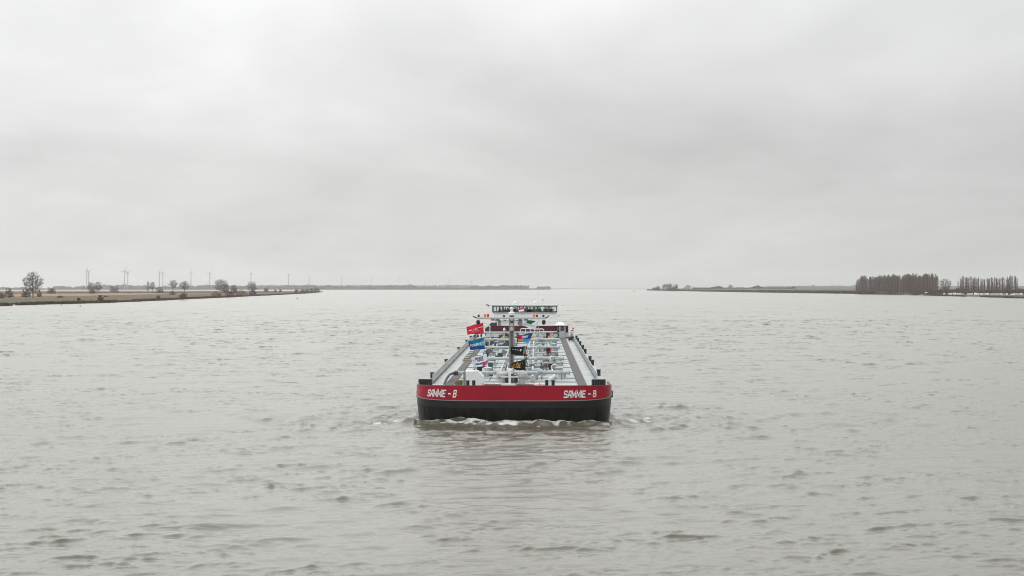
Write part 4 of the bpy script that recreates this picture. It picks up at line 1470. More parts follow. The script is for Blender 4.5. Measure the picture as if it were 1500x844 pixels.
# white frames near the deckhouse
for (zx0, zx1, zy, y) in ((690, 755, 208, 92.0), (775, 832, 210, 90.0)):
    a, b_ = zl(zx0, zy, y), zl(zx1, zy, y)
    for yy in (y, y + 1.4):
        mb = MB()
        mb.tube([(a.x, yy, dz(y)), (a.x + 0.05, yy, a.z - 0.1), (a.x + 0.2, yy, a.z), (b_.x - 0.2, yy, a.z), (b_.x - 0.05, yy, a.z - 0.1), (b_.x, yy, dz(y))], 0.055, 6)
        mb.tube([((a.x + b_.x) / 2, yy, a.z), ((a.x + b_.x) / 2, yy, dz(y))], 0.04, 5)
        mb.build('guard_frame', M['white'], ship)

# valves with hand wheels
def valve(x, y, h, r, m, wm, face='y'):
    mb = MB()
    z = dz(y) + 0.1
    mb.lathe((x, y, z), [(0.16, 0), (0.16, 0.06), (0.10, 0.08), (0.13, h * 0.4), (0.13, h * 0.55), (0.06, h * 0.6), (0.05, h)], 10)
    o = mb.build('valve', M[m], ship, smooth=True)
    mb = MB(); mb.ring((x, y - (0.08 if face == 'y' else 0), z + h), r, 0.03, 14, 5, axis=face)
    for k in range(3):
        a = k * math.pi / 3
        if face == 'y': mb.tube([(x - r * math.cos(a), y - 0.08, z + h - r * math.sin(a)), (x + r * math.cos(a), y - 0.08, z + h + r * math.sin(a))], 0.02, 4)
        else: mb.tube([(x - r * math.cos(a), y - r * math.sin(a), z + h), (x + r * math.cos(a), y + r * math.sin(a), z + h)], 0.02, 4)
    mb.build('handwheel', M[wm], o)


rv = random.Random(4)
bays = (16.5, 19, 23, 27, 31.5, 37, 41, 46, 51, 56, 60, 65, 69, 74, 79, 84, 88)
for y in bays:
    for x in (-3.4 + rv.uniform(-0.4, 0.4), -0.9 + rv.uniform(-0.2, 0.2), 0.9 + rv.uniform(-0.2, 0.2), 2.6 + rv.uniform(-0.5, 0.6)):
        if rv.random() < 0.78:
            valve(x, y + rv.uniform(-0.6, 0.6), rv.uniform(0.5, 1.05), rv.uniform(0.14, 0.26), rv.choice(('pipe', 'pipe2', 'grey', 'grey', 'kick')), rv.choice(('grey', 'pipe', 'kick', 'black', 'rust')), rv.choice('yz'))
# tank hatches and dark lids
for y in bays[::2]:
    for x in (-2.9, 3.9):
        mb = MB(); mb.lathe((x + rv.uniform(-0.3, 0.3), y + 1.2, dz(y)), [(0.36, 0.1), (0.36, 0.42), (0.42, 0.44), (0.42, 0.52), (0.2, 0.58)], 16)
        o = mb.build('tank_hatch', M[rv.choice(('pipe', 'pipe2', 'deck'))], ship, smooth=True)
# small boxes, deck lights, cable conduits
for i in range(52):
    y = rv.uniform(15, 94); x = rv.choice((rv.uniform(-4.6, -1.8), rv.uniform(0.6, 4.2)))
    mb = MB(); w, d_, h = rv.uniform(0.1, 0.32), rv.uniform(0.1, 0.3), rv.uniform(0.25, 0.75)
    mb.box(x - w, x + w, y - d_, y + d_, dz(y) + 0.1, dz(y) + 0.1 + h)
    mb.box(x - w * 1.08, x + w * 1.08, y - d_ * 1.08, y + d_ * 1.08, dz(y) + 0.1 + h, dz(y) + 0.14 + h)
    mb.build('junction_box', M[rv.choice(('grey', 'kick', 'kick', 'white', 'pipe2', 'teal', 'black'))], ship)
for i in range(26):
    mb = MB()
    y = rv.uniform(16, 92); x = rv.uniform(-1.8, 3.6); h = rv.uniform(0.25, 0.9); w = rv.uniform(0.5, 1.5)
    mb.tube([(x, y, dz(y) + 0.1), (x, y, dz(y) + h), (x + w, y, dz(y) + h), (x + w, y + 0.4, dz(y) + 0.1)], rv.uniform(0.035, 0.07), 6)
    mb.build('branch_pipe', M['pipe'], ship, smooth=True)
for i in range(20):
    mb = MB()
    y = rv.uniform(16, 92); x = rv.uniform(-4.2, 3.2); h = rv.uniform(0.2, 0.7); w = rv.uniform(0.4, 1.2)
    mb.tube([(x, y, dz(y) + 0.1), (x, y, dz(y) + h), (x + w, y, dz(y) + h), (x + w, y, dz(y) + 0.1)], rv.uniform(0.03, 0.06), 6)
    mb.build('branch_pipe', M['pipe2' if i % 2 else 'grey'], ship, smooth=True)
# hose reel discs, red extinguisher boxes
for zx, zy, y, r, m in ((890, 393, 33.0, 0.40, 'white'), (508, 343, 48.0, 0.33, 'grey'), (893, 437, 25.0, 0.3, 'white')):
    c = zl(zx, zy, y)
    mb = MB(); mb.ring((c.x, y, c.z), r, 0.06, 18, 6, axis='y'); mb.lathe((c.x, y + 0.05, c.z), [(r * 0.9, 0), (r * 0.9, 0.25)], 18, axis='y')
    mb.box(c.x - 0.06, c.x + 0.06, y + 0.1, y + 0.22, dz(y), c.z)
    o = mb.build('hose_reel', M[m], ship, smooth=True)
    mb = MB()
    for k in range(3):
        a = k * math.pi / 3 + 0.3
        mb.tube([(c.x - r * math.cos(a), y - 0.03, c.z - r * math.sin(a)), (c.x + r * math.cos(a), y - 0.03, c.z + r * math.sin(a))], 0.03, 4)
    mb.build('spoke', M['grey'], o)
for zx, zy, y in ((876, 438, 27.0), (860, 340, 52.0), (856, 248, 84.0)):
    c = zl(zx, zy, y)
    mb = MB(); mb.box(c.x - 0.3, c.x + 0.16, y, y + 0.35, c.z - 0.45, c.z + 0.42); o = mb.build('extinguisher_box', M['black'], ship)
    mb = MB(); mb.box(c.x + 0.162, c.x + 0.30, y, y + 0.35, c.z - 0.45, c.z + 0.42); mb.build('side', M['redp'], o)
c = zl(845, 432, 28.0)
mb = MB(); mb.lathe((c.x, 28.0, c.z - 0.3), [(0.09, 0), (0.1, 0.5), (0.04, 0.62)], 10); mb.build('fire_extinguisher', M['redp'], ship, smooth=True)
# white searchlight-like winch cover at the right of the fore deck
a, b_ = loc(804.5, 556.5, 9.5), loc(814, 549.5, 9.5)
mb = MB(); mb.tube([a, b_], 0.14, 10); mb.tube([(a.x, 9.6, 2.3), (a.x, 9.6, a.z)], 0.09, 8); mb.build('loading_arm', M['white'], ship, smooth=True)
mb = MB(); mb.lathe((loc(780.5, 557, 10).x, 10.0, 2.85), [(0.25, 0), (0.25, 0.3)], 14, axis='y'); mb.box(loc(780.5, 557, 10).x - 0.2, loc(780.5, 557, 10).x + 0.2, 10.05, 10.25, 2.3, 2.8)
mb.build('winch_drum', M['vent'], ship, smooth=True)
for zx, w in ((470, 0.14), (805, 0.13)):
    c = loc(590 + zx / 4.018, 564.5, 6.3)
    mb = MB(); mb.lathe((c.x, 6.3, 2.3), [(w * 1.1, 0), (w, 0.1), (w * 0.5, 0.34), (w * 0.3, 0.42)], 10); mb.build('marker_cone', M['orange'], ship, smooth=True)
for zx in (500, 530, 560, 690, 730, 755):
    c = loc(590 + zx / 4.018, 565, 6.0)
    mb = MB(); mb.lathe((c.x - 0.3, 6.0, 2.52), [(0.12, 0), (0.15, 0.08), (0.13, 0.5), (0.09, 0.58)], 10, axis='x'); mb.build('fender_roll', M['dred'], ship, smooth=True)
for zx in (600, 800):
    mb = MB(); c = loc(590 + zx / 4.018, 563.5, 7.0); mb.box(c.x - 0.8, c.x + 0.8, 7.0, 7.6, 2.3, 2.60)
    mb.build('winch_base', M['white'], ship)
# green nets and yellow gear on the left side deck
c = zl(390, 350, 50.0)
for k in range(5):
    mb = MB()
    mb.box(c.x - 0.30, c.x + 0.22, 44 + k * 3.2, 45.6 + k * 3.2, dz(50) + 0.02 + 0.03 * k, dz(50) + 0.22 + 0.03 * k)
    mb.build('deck_mat', M['green'], ship)
c = zl(375, 372, 42.0)
mb = MB(); mb.box(c.x - 0.40, c.x + 0.40, 41.6, 42.3, dz(42), dz(42) + 0.16); mb.tube([(c.x - 0.45, 41.5, dz(42) + 0.22), (c.x + 0.45, 41.5, dz(42) + 0.22)], 0.05, 6); mb.build('gangplank_end', M['yellow'], ship)
for zx, zy, y in ((597, 255, 86.0), (770, 262, 84.0), (862, 262, 82.0)):
    c = zl(zx, zy, y); mb = MB(); mb.lathe((c.x, y, c.z - 0.2), [(0.28, 0), (0.3, 0.14), (0.14, 0.26), (0.12, 0.5)], 12); mb.build('valve_cover', M['yellow'], ship, smooth=True)
for zx, zy, y in ((597, 215, 93.0),):
    c = zl(zx, zy, y); mb = MB(); mb.lathe((c.x, y, dz(y)), [(0.08, 0), (0.07, c.z - dz(y) - 0.2), (0.2, c.z - dz(y)), (0.14, c.z - dz(y) + 0.2), (0.02, c.z - dz(y) + 0.35)], 12); mb.build('vent_mast', M['white'], ship, smooth=True)
# gas hose bracket at the right
mb = MB(); pts = [zl(905, 262, 90), zl(914, 255, 90), zl(918, 245, 90), zl(914, 236, 90), zl(900, 232, 90), zl(885, 232, 90)]
mb.tube(pts, 0.12, 8); mb.build('hose', M['kick'], ship, smooth=True)

# ---- deckhouse with its dark red coaming
yh = 97.0
xa, xb = loc(712, 480, yh).x, loc(833, 480, yh).x
z0, z1, z2 = dz(yh), loc(750, 486.4, yh).z, loc(750, 477.9, yh).z
mb = MB(); mb.box(xa, xb, yh, STERN - 2.0, z0 - 0.3, z1); house = mb.build('deckhouse', M['white'], ship)
xc = loc(718.5, 480, yh).x
mb = MB(); mb.box(xc, xb - 0.05, yh - 0.12, yh - 0.02, z1 - 0.02, z2); mb.build('coaming', M['dred'], house)
mb = MB(); mb.box(xc, xb - 0.05, yh - 0.15, yh + 0.02, z2 + 0.002, z2 + 0.07); mb.build('coaming_cap', M['purple'], house)
mb = MB(); mb.box(xa + 0.3, xb, yh - 0.2, yh - 0.003, z0 - 0.02, z0 + 0.16); mb.build('base_plate', M['kick'], house)
for k in range(9):
    x = xa + 1.0 + k * (xb - xa - 2) / 8
    mb = MB(); mb.box(x - 0.03, x + 0.03, yh - 0.06, yh - 0.003, z0 + 0.2, z1 - 0.05); mb.build('rib', M['pipe2'], house)
mb = MB(); mb.box(loc(737, 490, yh).x, loc(744, 490, yh).x, yh - 0.05, yh - 0.003, z0 + 0.35, z1 - 0.1); mb.build('door', M['black'], house)
# covered dinghy and tarpaulin at the left of the deckhouse roof
mb = MB()
xd0, xd1 = loc(710.5, 480, yh).x, loc(727.5, 480, yh).x
prof_ = [(xd0, z1 - 0.6), (xd1, z2 - 0.35), (xd1, z2 + 0.5), (xd1 - 0.9, z2 + 0.45), (xd0 + 0.6, z2 + 0.05), (xd0, z2 - 0.35)]
mb.prism(prof_, yh + 0.1, yh + 3.0); mb.build('covered_dinghy', M['dgrey'], house)
mb = MB(); mb.tube([(xd0 + 0.72, yh - 0.2, z0), (xd0 + 0.72, yh - 0.2, z2 - 0.05)], 0.07, 8); mb.lathe((xd0 + 0.72, yh - 0.2, z2 - 0.15), [(0.07, 0), (0.16, 0.1), (0.16, 0.2)], 10); mb.build('davit', M['white'], house)
# white stair cabin with peaked roof at the right
x0, x1 = loc(819.6, 490, yh - 0.6).x, loc(828.0, 490, yh - 0.6).x
zr = loc(750, 476.0, yh).z; zp = loc(750, 471.6, yh).z; zw0, zw1 = loc(750, 485.0, yh).z, loc(750, 478.0, yh).z
mb = MB(); mb.box(x0, x1, yh - 0.9, yh - 0.16, z0, zw0); cab = mb.build('stair_cabin', M['pipe'], ship)
mb = MB()
for x in (x0, x1 - 0.1):
    mb.box(x, x + 0.1, yh - 0.9, yh - 0.8, zw0 + 0.002, zr); mb.box(x, x + 0.1, yh - 0.3, yh - 0.2, zw0 + 0.002, zr)
mb.build('post', M['white'], cab)
mb = MB(); mb.box(x0 + 0.1, x1 - 0.1, yh - 0.87, yh - 0.84, zw0 + 0.02, zw1); mb.build('window', mat('dim_cabin_glass', (0.10, 0.07, 0.06), 0.2), cab)
xr0, xr1 = loc(813.0, 476, yh).x, loc(828.2, 476, yh).x
xp = loc(821.0, 472, yh).x
mb = MB(); mb.add([(xr0, yh - 1.3, zr), (xr1, yh - 1.3, zr), (xr1, yh + 0.6, zr), (xr0, yh + 0.6, zr), (xp - 0.3, yh - 0.3, zp), (xp + 0.3, yh - 0.3, zp)],
                  [(0, 1, 5, 4), (1, 2, 5), (2, 3, 4, 5), (3, 0, 4), (3, 2, 1, 0)]); mb.build('roof', M['white'], cab)
xq = loc(817, 480, yh).x
mb = MB(); mb.box(xq - 0.09, xq + 0.09, yh - 0.4, yh - 0.25, loc(750, 484, yh).z, loc(750, 480.2, yh).z); o = mb.build('side_light', M['green'], ship)
mb = MB(); mb.lathe((xq, yh - 0.32, loc(750, 480.1, yh).z), [(0.08, 0), (0.09, 0.08), (0.04, 0.16)], 10); mb.build('lens', M['orange'], o)
mb = MB(); mb.box(xq - 0.03, xq + 0.03, yh - 0.35, yh - 0.29, dz(yh), loc(750, 484.02, yh).z); mb.build('post', M['grey'], o)
# odds and ends on the right quarter
for px, py, m, h in ((833.8, 496, 'rust', 0.6), (836.5, 496, 'purple', 0.5), (843, 499.5, 'purple', 0.55), (838.5, 493.8, 'navy', 0.3), (841, 494.8, 'navy', 0.3), (839.5, 480.8, 'redp', 0.18), (838, 484, 'black', 0.12), (695.5, 492, 'navy', 0.3), (700, 492, 'rust', 0.35), (705, 491.5, 'navy', 0.4)):
    q = loc(px, py, 88.0)
    mb = MB(); mb.lathe((q.x, 88.0, q.z - h / 2), [(0.10, 0), (0.14, h * 0.2), (0.14, h * 0.8), (0.08, h)], 10)
    mb.box(q.x - 0.03, q.x + 0.03, 88.05, 88.1, min(dz(88), q.z), q.z)
    mb.build('deck_gear', M[m], ship, smooth=True)

# ---- wheelhouse on its lifting column
yw = 115.0
x0, x1 = loc(720.9, 452, yw).x, loc(816.3, 452, yw).x
zw0, zw1 = loc(750, 457.6, yw).z, loc(750, 448.6, yw).z
zbod = loc(750, 469.3, yw).z
xb0, xb1 = loc(723.5, 460, yw).x, loc(815.0, 460, yw).x
DEP = 6.0
mb = MB()
mb.hexa([(xb0, yw + 0.35, zbod), (xb1, yw + 0.35, zbod), (xb1, yw + DEP, zbod), (xb0, yw + DEP, zbod)],
        [(xb0, yw + 0.35, zw0 - 0.26), (xb1, yw + 0.35, zw0 - 0.26), (xb1, yw + DEP, zw0 - 0.26), (xb0, yw + DEP, zw0 - 0.26)])
whl = mb.build('wheelhouse', M['white'], ship)
mb = MB(); mb.hexa([(xb0, yw + 0.33, zw0 - 0.258), (xb1, yw + 0.33, zw0 - 0.258), (xb1, yw + DEP, zw0 - 0.258), (xb0, yw + DEP, zw0 - 0.258)],
                   [(x0 + 0.05, yw + 0.05, zw0), (x1 - 0.05, yw + 0.05, zw0), (x1 - 0.05, yw + DEP + 0.2, zw0), (x0 + 0.05, yw + DEP + 0.2, zw0)])
mb.build('window_sill', M['vent'], whl)
mb = MB()
xo0, xo1 = loc(713.5, 448, yw).x, loc(822, 448, yw).x
mb.box(xo0 + 0.5, xo1 - 0.5, yw - 0.5, yw + DEP + 0.5, zw1 + 0.1, zw1 + 0.24)
mb.box(xo0, xo1, yw - 0.2, yw + 0.4, zw1 + 0.242, zw1 + 0.30)
roof = mb.build('roof', M['white'], whl)
mb = MB(); mb.box(x0 - 0.1, x1 + 0.1, yw - 0.1, yw + DEP + 0.25, zw1, zw1 + 0.098); mb.build('roof_fascia', M['grey'], whl)
fr_m = M['kick']
npan = 6
xs = [x0, loc(735.8, 452, yw).x, loc(757, 452, yw).x, loc(771, 452, yw).x, loc(787.5, 452, yw).x, loc(803.5, 452, yw).x, x1]
for k in range(6):
    mb = MB()
    a, b_ = xs[k], xs[k + 1]
    for yy in (yw, yw + DEP + 0.1):
        w = 0.09 if yy == yw else 0.06
        mb.box(a + 0.004, a + w, yy, yy + 0.08, zw0 + 0.002, zw1 - 0.002)
        mb.box(b_ - w * 0.5, b_ - 0.004, yy, yy + 0.08, zw0 + 0.002, zw1 - 0.002)
        mb.box(a + w, b_ - w * 0.5, yy, yy + 0.08, zw0 + 0.002, zw0 + 0.07)
        mb.box(a + w, b_ - w * 0.5, yy, yy + 0.08, zw1 - 0.09, zw1 - 0.002)
    fo = mb.build('window_frame', fr_m, whl)
    mb = MB(); mb.box(a + 0.092, b_ - 0.05, yw + 0.03, yw + 0.04, zw0 + 0.072, zw1 - 0.092); mb.build('pane', M['glass'], fo)
    mb = MB(); mb.box(a + 0.092, b_ - 0.05, yw + DEP + 0.13, yw + DEP + 0.14, zw0 + 0.072, zw1 - 0.092); mb.build('pane', M['glass'], fo)
for xx in (x0, x1 - 0.06):
    mb = MB()
    for yy in (yw + 0.09, yw + 2.1, yw + 4.1, yw + DEP - 0.05):
        mb.box(xx, xx + 0.06, yy, yy + 0.1, zw0 + 0.002, zw1 - 0.002)
    fo = mb.build('window_frame', fr_m, whl)
    mb = MB(); mb.box(xx + 0.02, xx + 0.03, yw + 0.2, yw + DEP - 0.06, zw0 + 0.004, zw1 - 0.004); mb.build('pane', M['glass'], fo)
mb = MB(); mb.box(x0 + 0.12, x1 - 0.12, yw + 0.5, yw + 1.0, zw0 - 0.2, zw0 + 0.10); mb.build('console', M['black'], whl)
mb = MB()
for px in (727.5, 731.3): mb.box(loc(px, 452, yw + 5).x - 0.06, loc(px, 452, yw + 5).x + 0.06, yw + 5.0, yw + 5.1, zw0, zw1)
mb.build('curtain_post', M['grey'], whl)
for px in (755.0, 783.6):
    c = loc(px, 446, yw + 1)
    mb = MB(); mb.lathe((c.x, yw + 1, zw1 + 0.24), [(0.30, 0), (0.36, 0.1), (0.35, 0.28), (0.27, 0.44), (0.14, 0.54), (0.02, 0.57)], 18); mb.build('radar_dome', M['white'], roof, smooth=True)
c0, c1 = loc(761, 445, yw + 2).x, loc(778, 445, yw + 2).x
mb = MB(); mb.box(c0, c1, yw + 2, yw + 2.3, zw1 + 0.36, zw1 + 0.46); mb.box((c0 + c1) / 2 - 0.1, (c0 + c1) / 2 + 0.1, yw + 2.05, yw + 2.2, zw1 + 0.242, zw1 + 0.358); mb.build('radar_scanner', M['white'], roof)
c = loc(795.3, 440, yw + 3)
mb = MB(); mb.tube([(c.x, yw + 3, zw1 + 0.2), (c.x, yw + 3, c.z)], 0.018, 5); mb.lathe((c.x, yw + 3, c.z), [(0.04, 0), (0.09, 0.08), (0.03, 0.2)], 8); mb.build('antenna', M['kick'], roof)
c = loc(743.5, 437, yw + 3)
mb = MB(); mb.tube([(c.x, yw + 3, zw1 + 0.2), (c.x, yw + 3, c.z + 0.3)], 0.012, 5); mb.build('antenna', M['rail'], roof)
for px, py, m in ((713.3, 447.0, 'navy'), (716, 448.0, 'navy'), (768.4, 447.4, 'black'), (821.5, 447.3, 'white'), (823.2, 446.8, 'white')):
    q = loc(px, py, yw - 0.3)
    mb = MB(); mb.lathe((q.x, yw - 0.3, q.z - 0.1), [(0.06, 0), (0.11, 0.06), (0.10, 0.2), (0.03, 0.26)], 10); mb.box(q.x - 0.02, q.x + 0.02, yw - 0.32, yw - 0.28, zw1 + 0.15, q.z - 0.08)
    mb.tube([(q.x, yw - 0.3, q.z - 0.1), (min(max(q.x, xo0 + 0.1), xo1 - 0.1), yw - 0.1, zw1 + 0.26)], 0.025, 4)
    mb.build('searchlight', M[m], roof, smooth=True)
# column, its doors and dark openings
xk0, xk1 = loc(724.8, 470, yw + 1).x, loc(772.0, 470, yw + 1).x
mb = MB(); mb.box(xk0, xk1, yw + 1.0, yw + 4.5, z1 + 0.004, zbod - 0.004); col = mb.build('lift_column', M['white'], whl)
for pa, pb, ya, yb, m in ((729.5, 733.8, 468.8, 478, 'grey'), (760.2, 765.2, 469.2, 478, 'grey'), (725.0, 729.6, 467.8, 469.4, 'black'), (737.8, 741.8, 469.2, 470.2, 'black'), (755.3, 765.8, 468.8, 470.0, 'navy'), (767.5, 771.6, 467.2, 469.2, 'navy'), (758.8, 760.1, 472.5, 475.5, 'black')):
    a, b_ = loc(pa, ya, yw + 1), loc(pb, yb, yw + 1)
    mb = MB(); mb.box(a.x, b_.x, yw + 0.90, yw + 0.985, b_.z, a.z); mb.build('door' if m == 'grey' else 'floodlight', M[m], col)

# ---- ship's name in squared letters that follow the bow
GL = {
    'S': [[(0.62, 0.86), (0.62, 1.0), (0.08, 1.0), (0.0, 0.92), (0.0, 0.58), (0.08, 0.52), (0.56, 0.48), (0.62, 0.42), (0.62, 0.08), (0.54, 0.0), (0.0, 0.0), (0.0, 0.14)]],
    'A': [[(-0.06, 0.0), (0.26, 1.0), (0.62, 1.0), (0.62, 0.0)], [(0.20, 0.36), (0.50, 0.36)]],
    'M': [[(0.0, 0.0), (0.0, 1.0), (0.40, 0.22), (0.80, 1.0), (0.80, 0.0)]],
    'I': [[(0.0, 0.0), (0.0, 1.0)]],
    'E': [[(0.60, 1.0), (0.0, 1.0), (0.0, 0.0), (0.60, 0.0)], [(0.10, 0.5), (0.5, 0.5)]],
    '-': [[(0.0, 0.48), (0.45, 0.48)]],
    'B': [[(0.0, 0.0), (0.0, 1.0), (0.50, 1.0), (0.60, 0.90), (0.60, 0.66), (0.48, 0.53), (0.10, 0.53)], [(0.56, 0.45), (0.68, 0.36), (0.68, 0.10), (0.58, 0.0), (0.10, 0.0)]],
    'T': [[(0.0, 1.0), (0.7, 1.0)], [(0.35, 0.0), (0.35, 0.88)]],
    'V': [[(0.0, 1.0), (0.30, 0.0), (0.60, 1.0)]],
    'O': [[(0.06, 0.0), (0.56, 0.0), (0.62, 0.08), (0.62, 0.92), (0.56, 1.0), (0.06, 1.0), (0.0, 0.92), (0.0, 0.06)]],
    'R': [[(0.0, 0.0), (0.0, 1.0), (0.55, 1.0), (0.62, 0.9), (0.62, 0.6), (0.52, 0.5), (0.10, 0.5)], [(0.32, 0.44), (0.62, 0.0)]],
    'U': [[(0.0, 1.0), (0.0, 0.08), (0.08, 0.0), (0.54, 0.0), (0.62, 0.08), (0.62, 1.0)]],
    'N': [[(0.0, 0.0), (0.0, 1.0), (0.62, 0.0), (0.62, 1.0)]],
    'K': [[(0.0, 0.0), (0.0, 1.0)], [(0.6, 1.0), (0.12, 0.5), (0.6, 0.0)]],
    'P': [[(0.0, 0.0), (0.0, 1.0), (0.55, 1.0), (0.62, 0.9), (0.62, 0.55), (0.52, 0.46), (0.10, 0.46)]],
    'C': [[(0.62, 0.84), (0.62, 1.0), (0.08, 1.0), (0.0, 0.92), (0.0, 0.08), (0.08, 0.0), (0.62, 0.0), (0.62, 0.16)]],
    ' ': [],
}


def ribbon(pl, w):
    """mitred ribbon along a polyline -> list of quads of 2D points"""
    P = [Vector((a, b)) for a, b in pl]
    offs = []
    for i, p in enumerate(P):
        d0 = (p - P[i - 1]).normalized() if i > 0 else None
        d1 = (P[i + 1] - p).normalized() if i < len(P) - 1 else None
        if d0 is None: d0 = d1
        if d1 is None: d1 = d0
        n0 = Vector((-d0.y, d0.x)); n1 = Vector((-d1.y, d1.x))
        nn = (n0 + n1)
        if nn.length < 1e-4: nn = n0
        nn.normalize()
        offs.append(nn * (w / 2) / max(0.35, nn.dot(n0)))
    if len(P) > 1:
        P[0] = P[0] - (P[1] - P[0]).normalized() * w * 0.45
        P[-1] = P[-1] + (P[-1] - P[-2]).normalized() * w * 0.45
    return [(P[i] + offs[i], P[i + 1] + offs[i + 1], P[i + 1] - offs[i + 1], P[i] - offs[i]) for i in range(len(P) - 1)]


ADV = {'S': 0.62, 'A': 0.62, 'M': 0.80, 'I': 0.0, 'E': 0.60, '-': 0.45, 'B': 0.64, 'T': 0.7, 'V': 0.6, 'O': 0.62, 'R': 0.62, 'U': 0.62, 'N': 0.62, 'K': 0.6, 'P': 0.62, 'C': 0.62, ' ': 0.25}


def text_quads(s, w=0.17, gap=0.30, shear=0.0):
    u = 0; q = []
    for li, ch in enumerate(s):
        for si, pl in enumerate(GL[ch]):
            for f in ribbon(pl, w):
                q.append([(p.x + u + shear * p.y, p.y, si, li) for p in f])
        u += ADV[ch] + gap
    us = [p[0] for f in q for p in f]; lo = min(us)
    q = [[(p[0] - lo,) + p[1:] for p in f] for f in q]
    return q, max(us) - lo


def on_bow(x, z):
    """a point on the red bulwark by its distance off the centre line, with its outward normal"""
    def f(x):
        a = min(1, abs(x) / B2)
        return D0 * (1 - (1 - a ** NEXP) ** (1 / NEXP))
    e = 0.01
    s = (f(x + e) - f(x - e)) / (2 * e)
    nrm = Vector((s, -1, 0)).normalized()
    return Vector((x, f(x), z)), nrm, math.sqrt(1 + s * s)


def bow_text(s, xa, xb, zb, h, shear):
    q, W = text_quads(s, 0.20, 0.30, shear)
    # table of arc length against x
    xs = [xa + (xb - xa) * i / 400 for i in range(401)]
    arc = [0]
    for i in range(400):
        arc.append(arc[-1] + (xs[i + 1] - xs[i]) * on_bow((xs[i] + xs[i + 1]) / 2, 0)[2])
    sc = arc[-1] / W
    letters = {}
    for f in q:
        lo, hi = [], []
        mb = letters.setdefault(f[0][3], MB())
        for u, v, si, li in f:
            t = u * sc
            x = float(np.interp(t, arc, xs))
            p, nrm, _ = on_bow(x, zb + v * h)
            yv = p.y
            p.z += 0.20 * min(1, yv / 5) * (1 - v) - 0.20 * min(1, yv / 5) * v * 0.6
            lo.append(p + nrm * 0.006); hi.append(p + nrm * (0.022 + 0.003 * si))
        mb.hexa(lo, hi)
    for li, mb in letters.items():
        mb.build('dash' if s[li] == '-' else 'letter', M['letter'], bulwark)


bow_text('SAMMIE - B', loc(626, 575, 1.0).x, loc(669.5, 575, 0.4).x, 2.05, 0.51, 0.30)
bow_text('SAMMIE - B', loc(825.5, 575, 0.4).x, loc(873, 575, 1.2).x, 2.03, 0.49, 0.12)

# draught mark and weld line on the black bow
mb = MB(); 
for k in range(12):
    x = loc(680 + k * 2.6, 614, 0.6).x
    pp, nn, _ = on_bow(x, 0.35)
    mb.box(x - 0.068, x + 0.068, pp.y + 0.40, pp.y + 0.52, 0.30, 0.34)
mb.build('step_bar', M['hull_up'], ship)

# ================================================================== halyards and flags
yfl = 11.0
def halyard(a, b_):
    mb = MB(); mb.tube([a, b_], 0.014, 5); return mb.build('halyard', M['white'], ship)


La, Lb = loc(707.4, 466.5, yfl - 0.25), loc(714.0, 562, yfl - 0.6)
Ra, Rb = loc(791.6, 466.5, yfl - 0.25), loc(767.8, 560, yfl - 0.6)
halyard(La, Lb); halyard(Ra, Rb)


def fabric(name, col, rough=0.75):
    m = mat(name, col, rough, var=0.08, scale=3, spec=0.2)
    return m


FM = dict(red=fabric('flag_red', (0.62, 0.028, 0.055)), white=fabric('flag_white', (0.74, 0.75, 0.80)), teal=fabric('flag_teal', (0.004, 0.16, 0.26)), sky=fabric('flag_sky_blue', (0.05, 0.36, 0.52)),
          blue=fabric('flag_blue', (0.012, 0.06, 0.27)), navy=fabric('flag_navy', (0.015, 0.03, 0.10)), mag=fabric('flag_magenta', (0.75, 0.015, 0.16)), green=fabric('flag_green', (0.006, 0.15, 0.035)),
          black=fabric('flag_black', (0.012, 0.013, 0.015)), gold=fabric('flag_gold', (0.52, 0.29, 0.045)), orange=fabric('flag_orange', (0.72, 0.20, 0.02)), slate=fabric('flag_slate', (0.05, 0.06, 0.075)),
          royal=fabric('flag_royal_blue', (0.012, 0.10, 0.30)), lblue=fabric('flag_light_blue', (0.07, 0.33, 0.62)))
FK = list(FM)


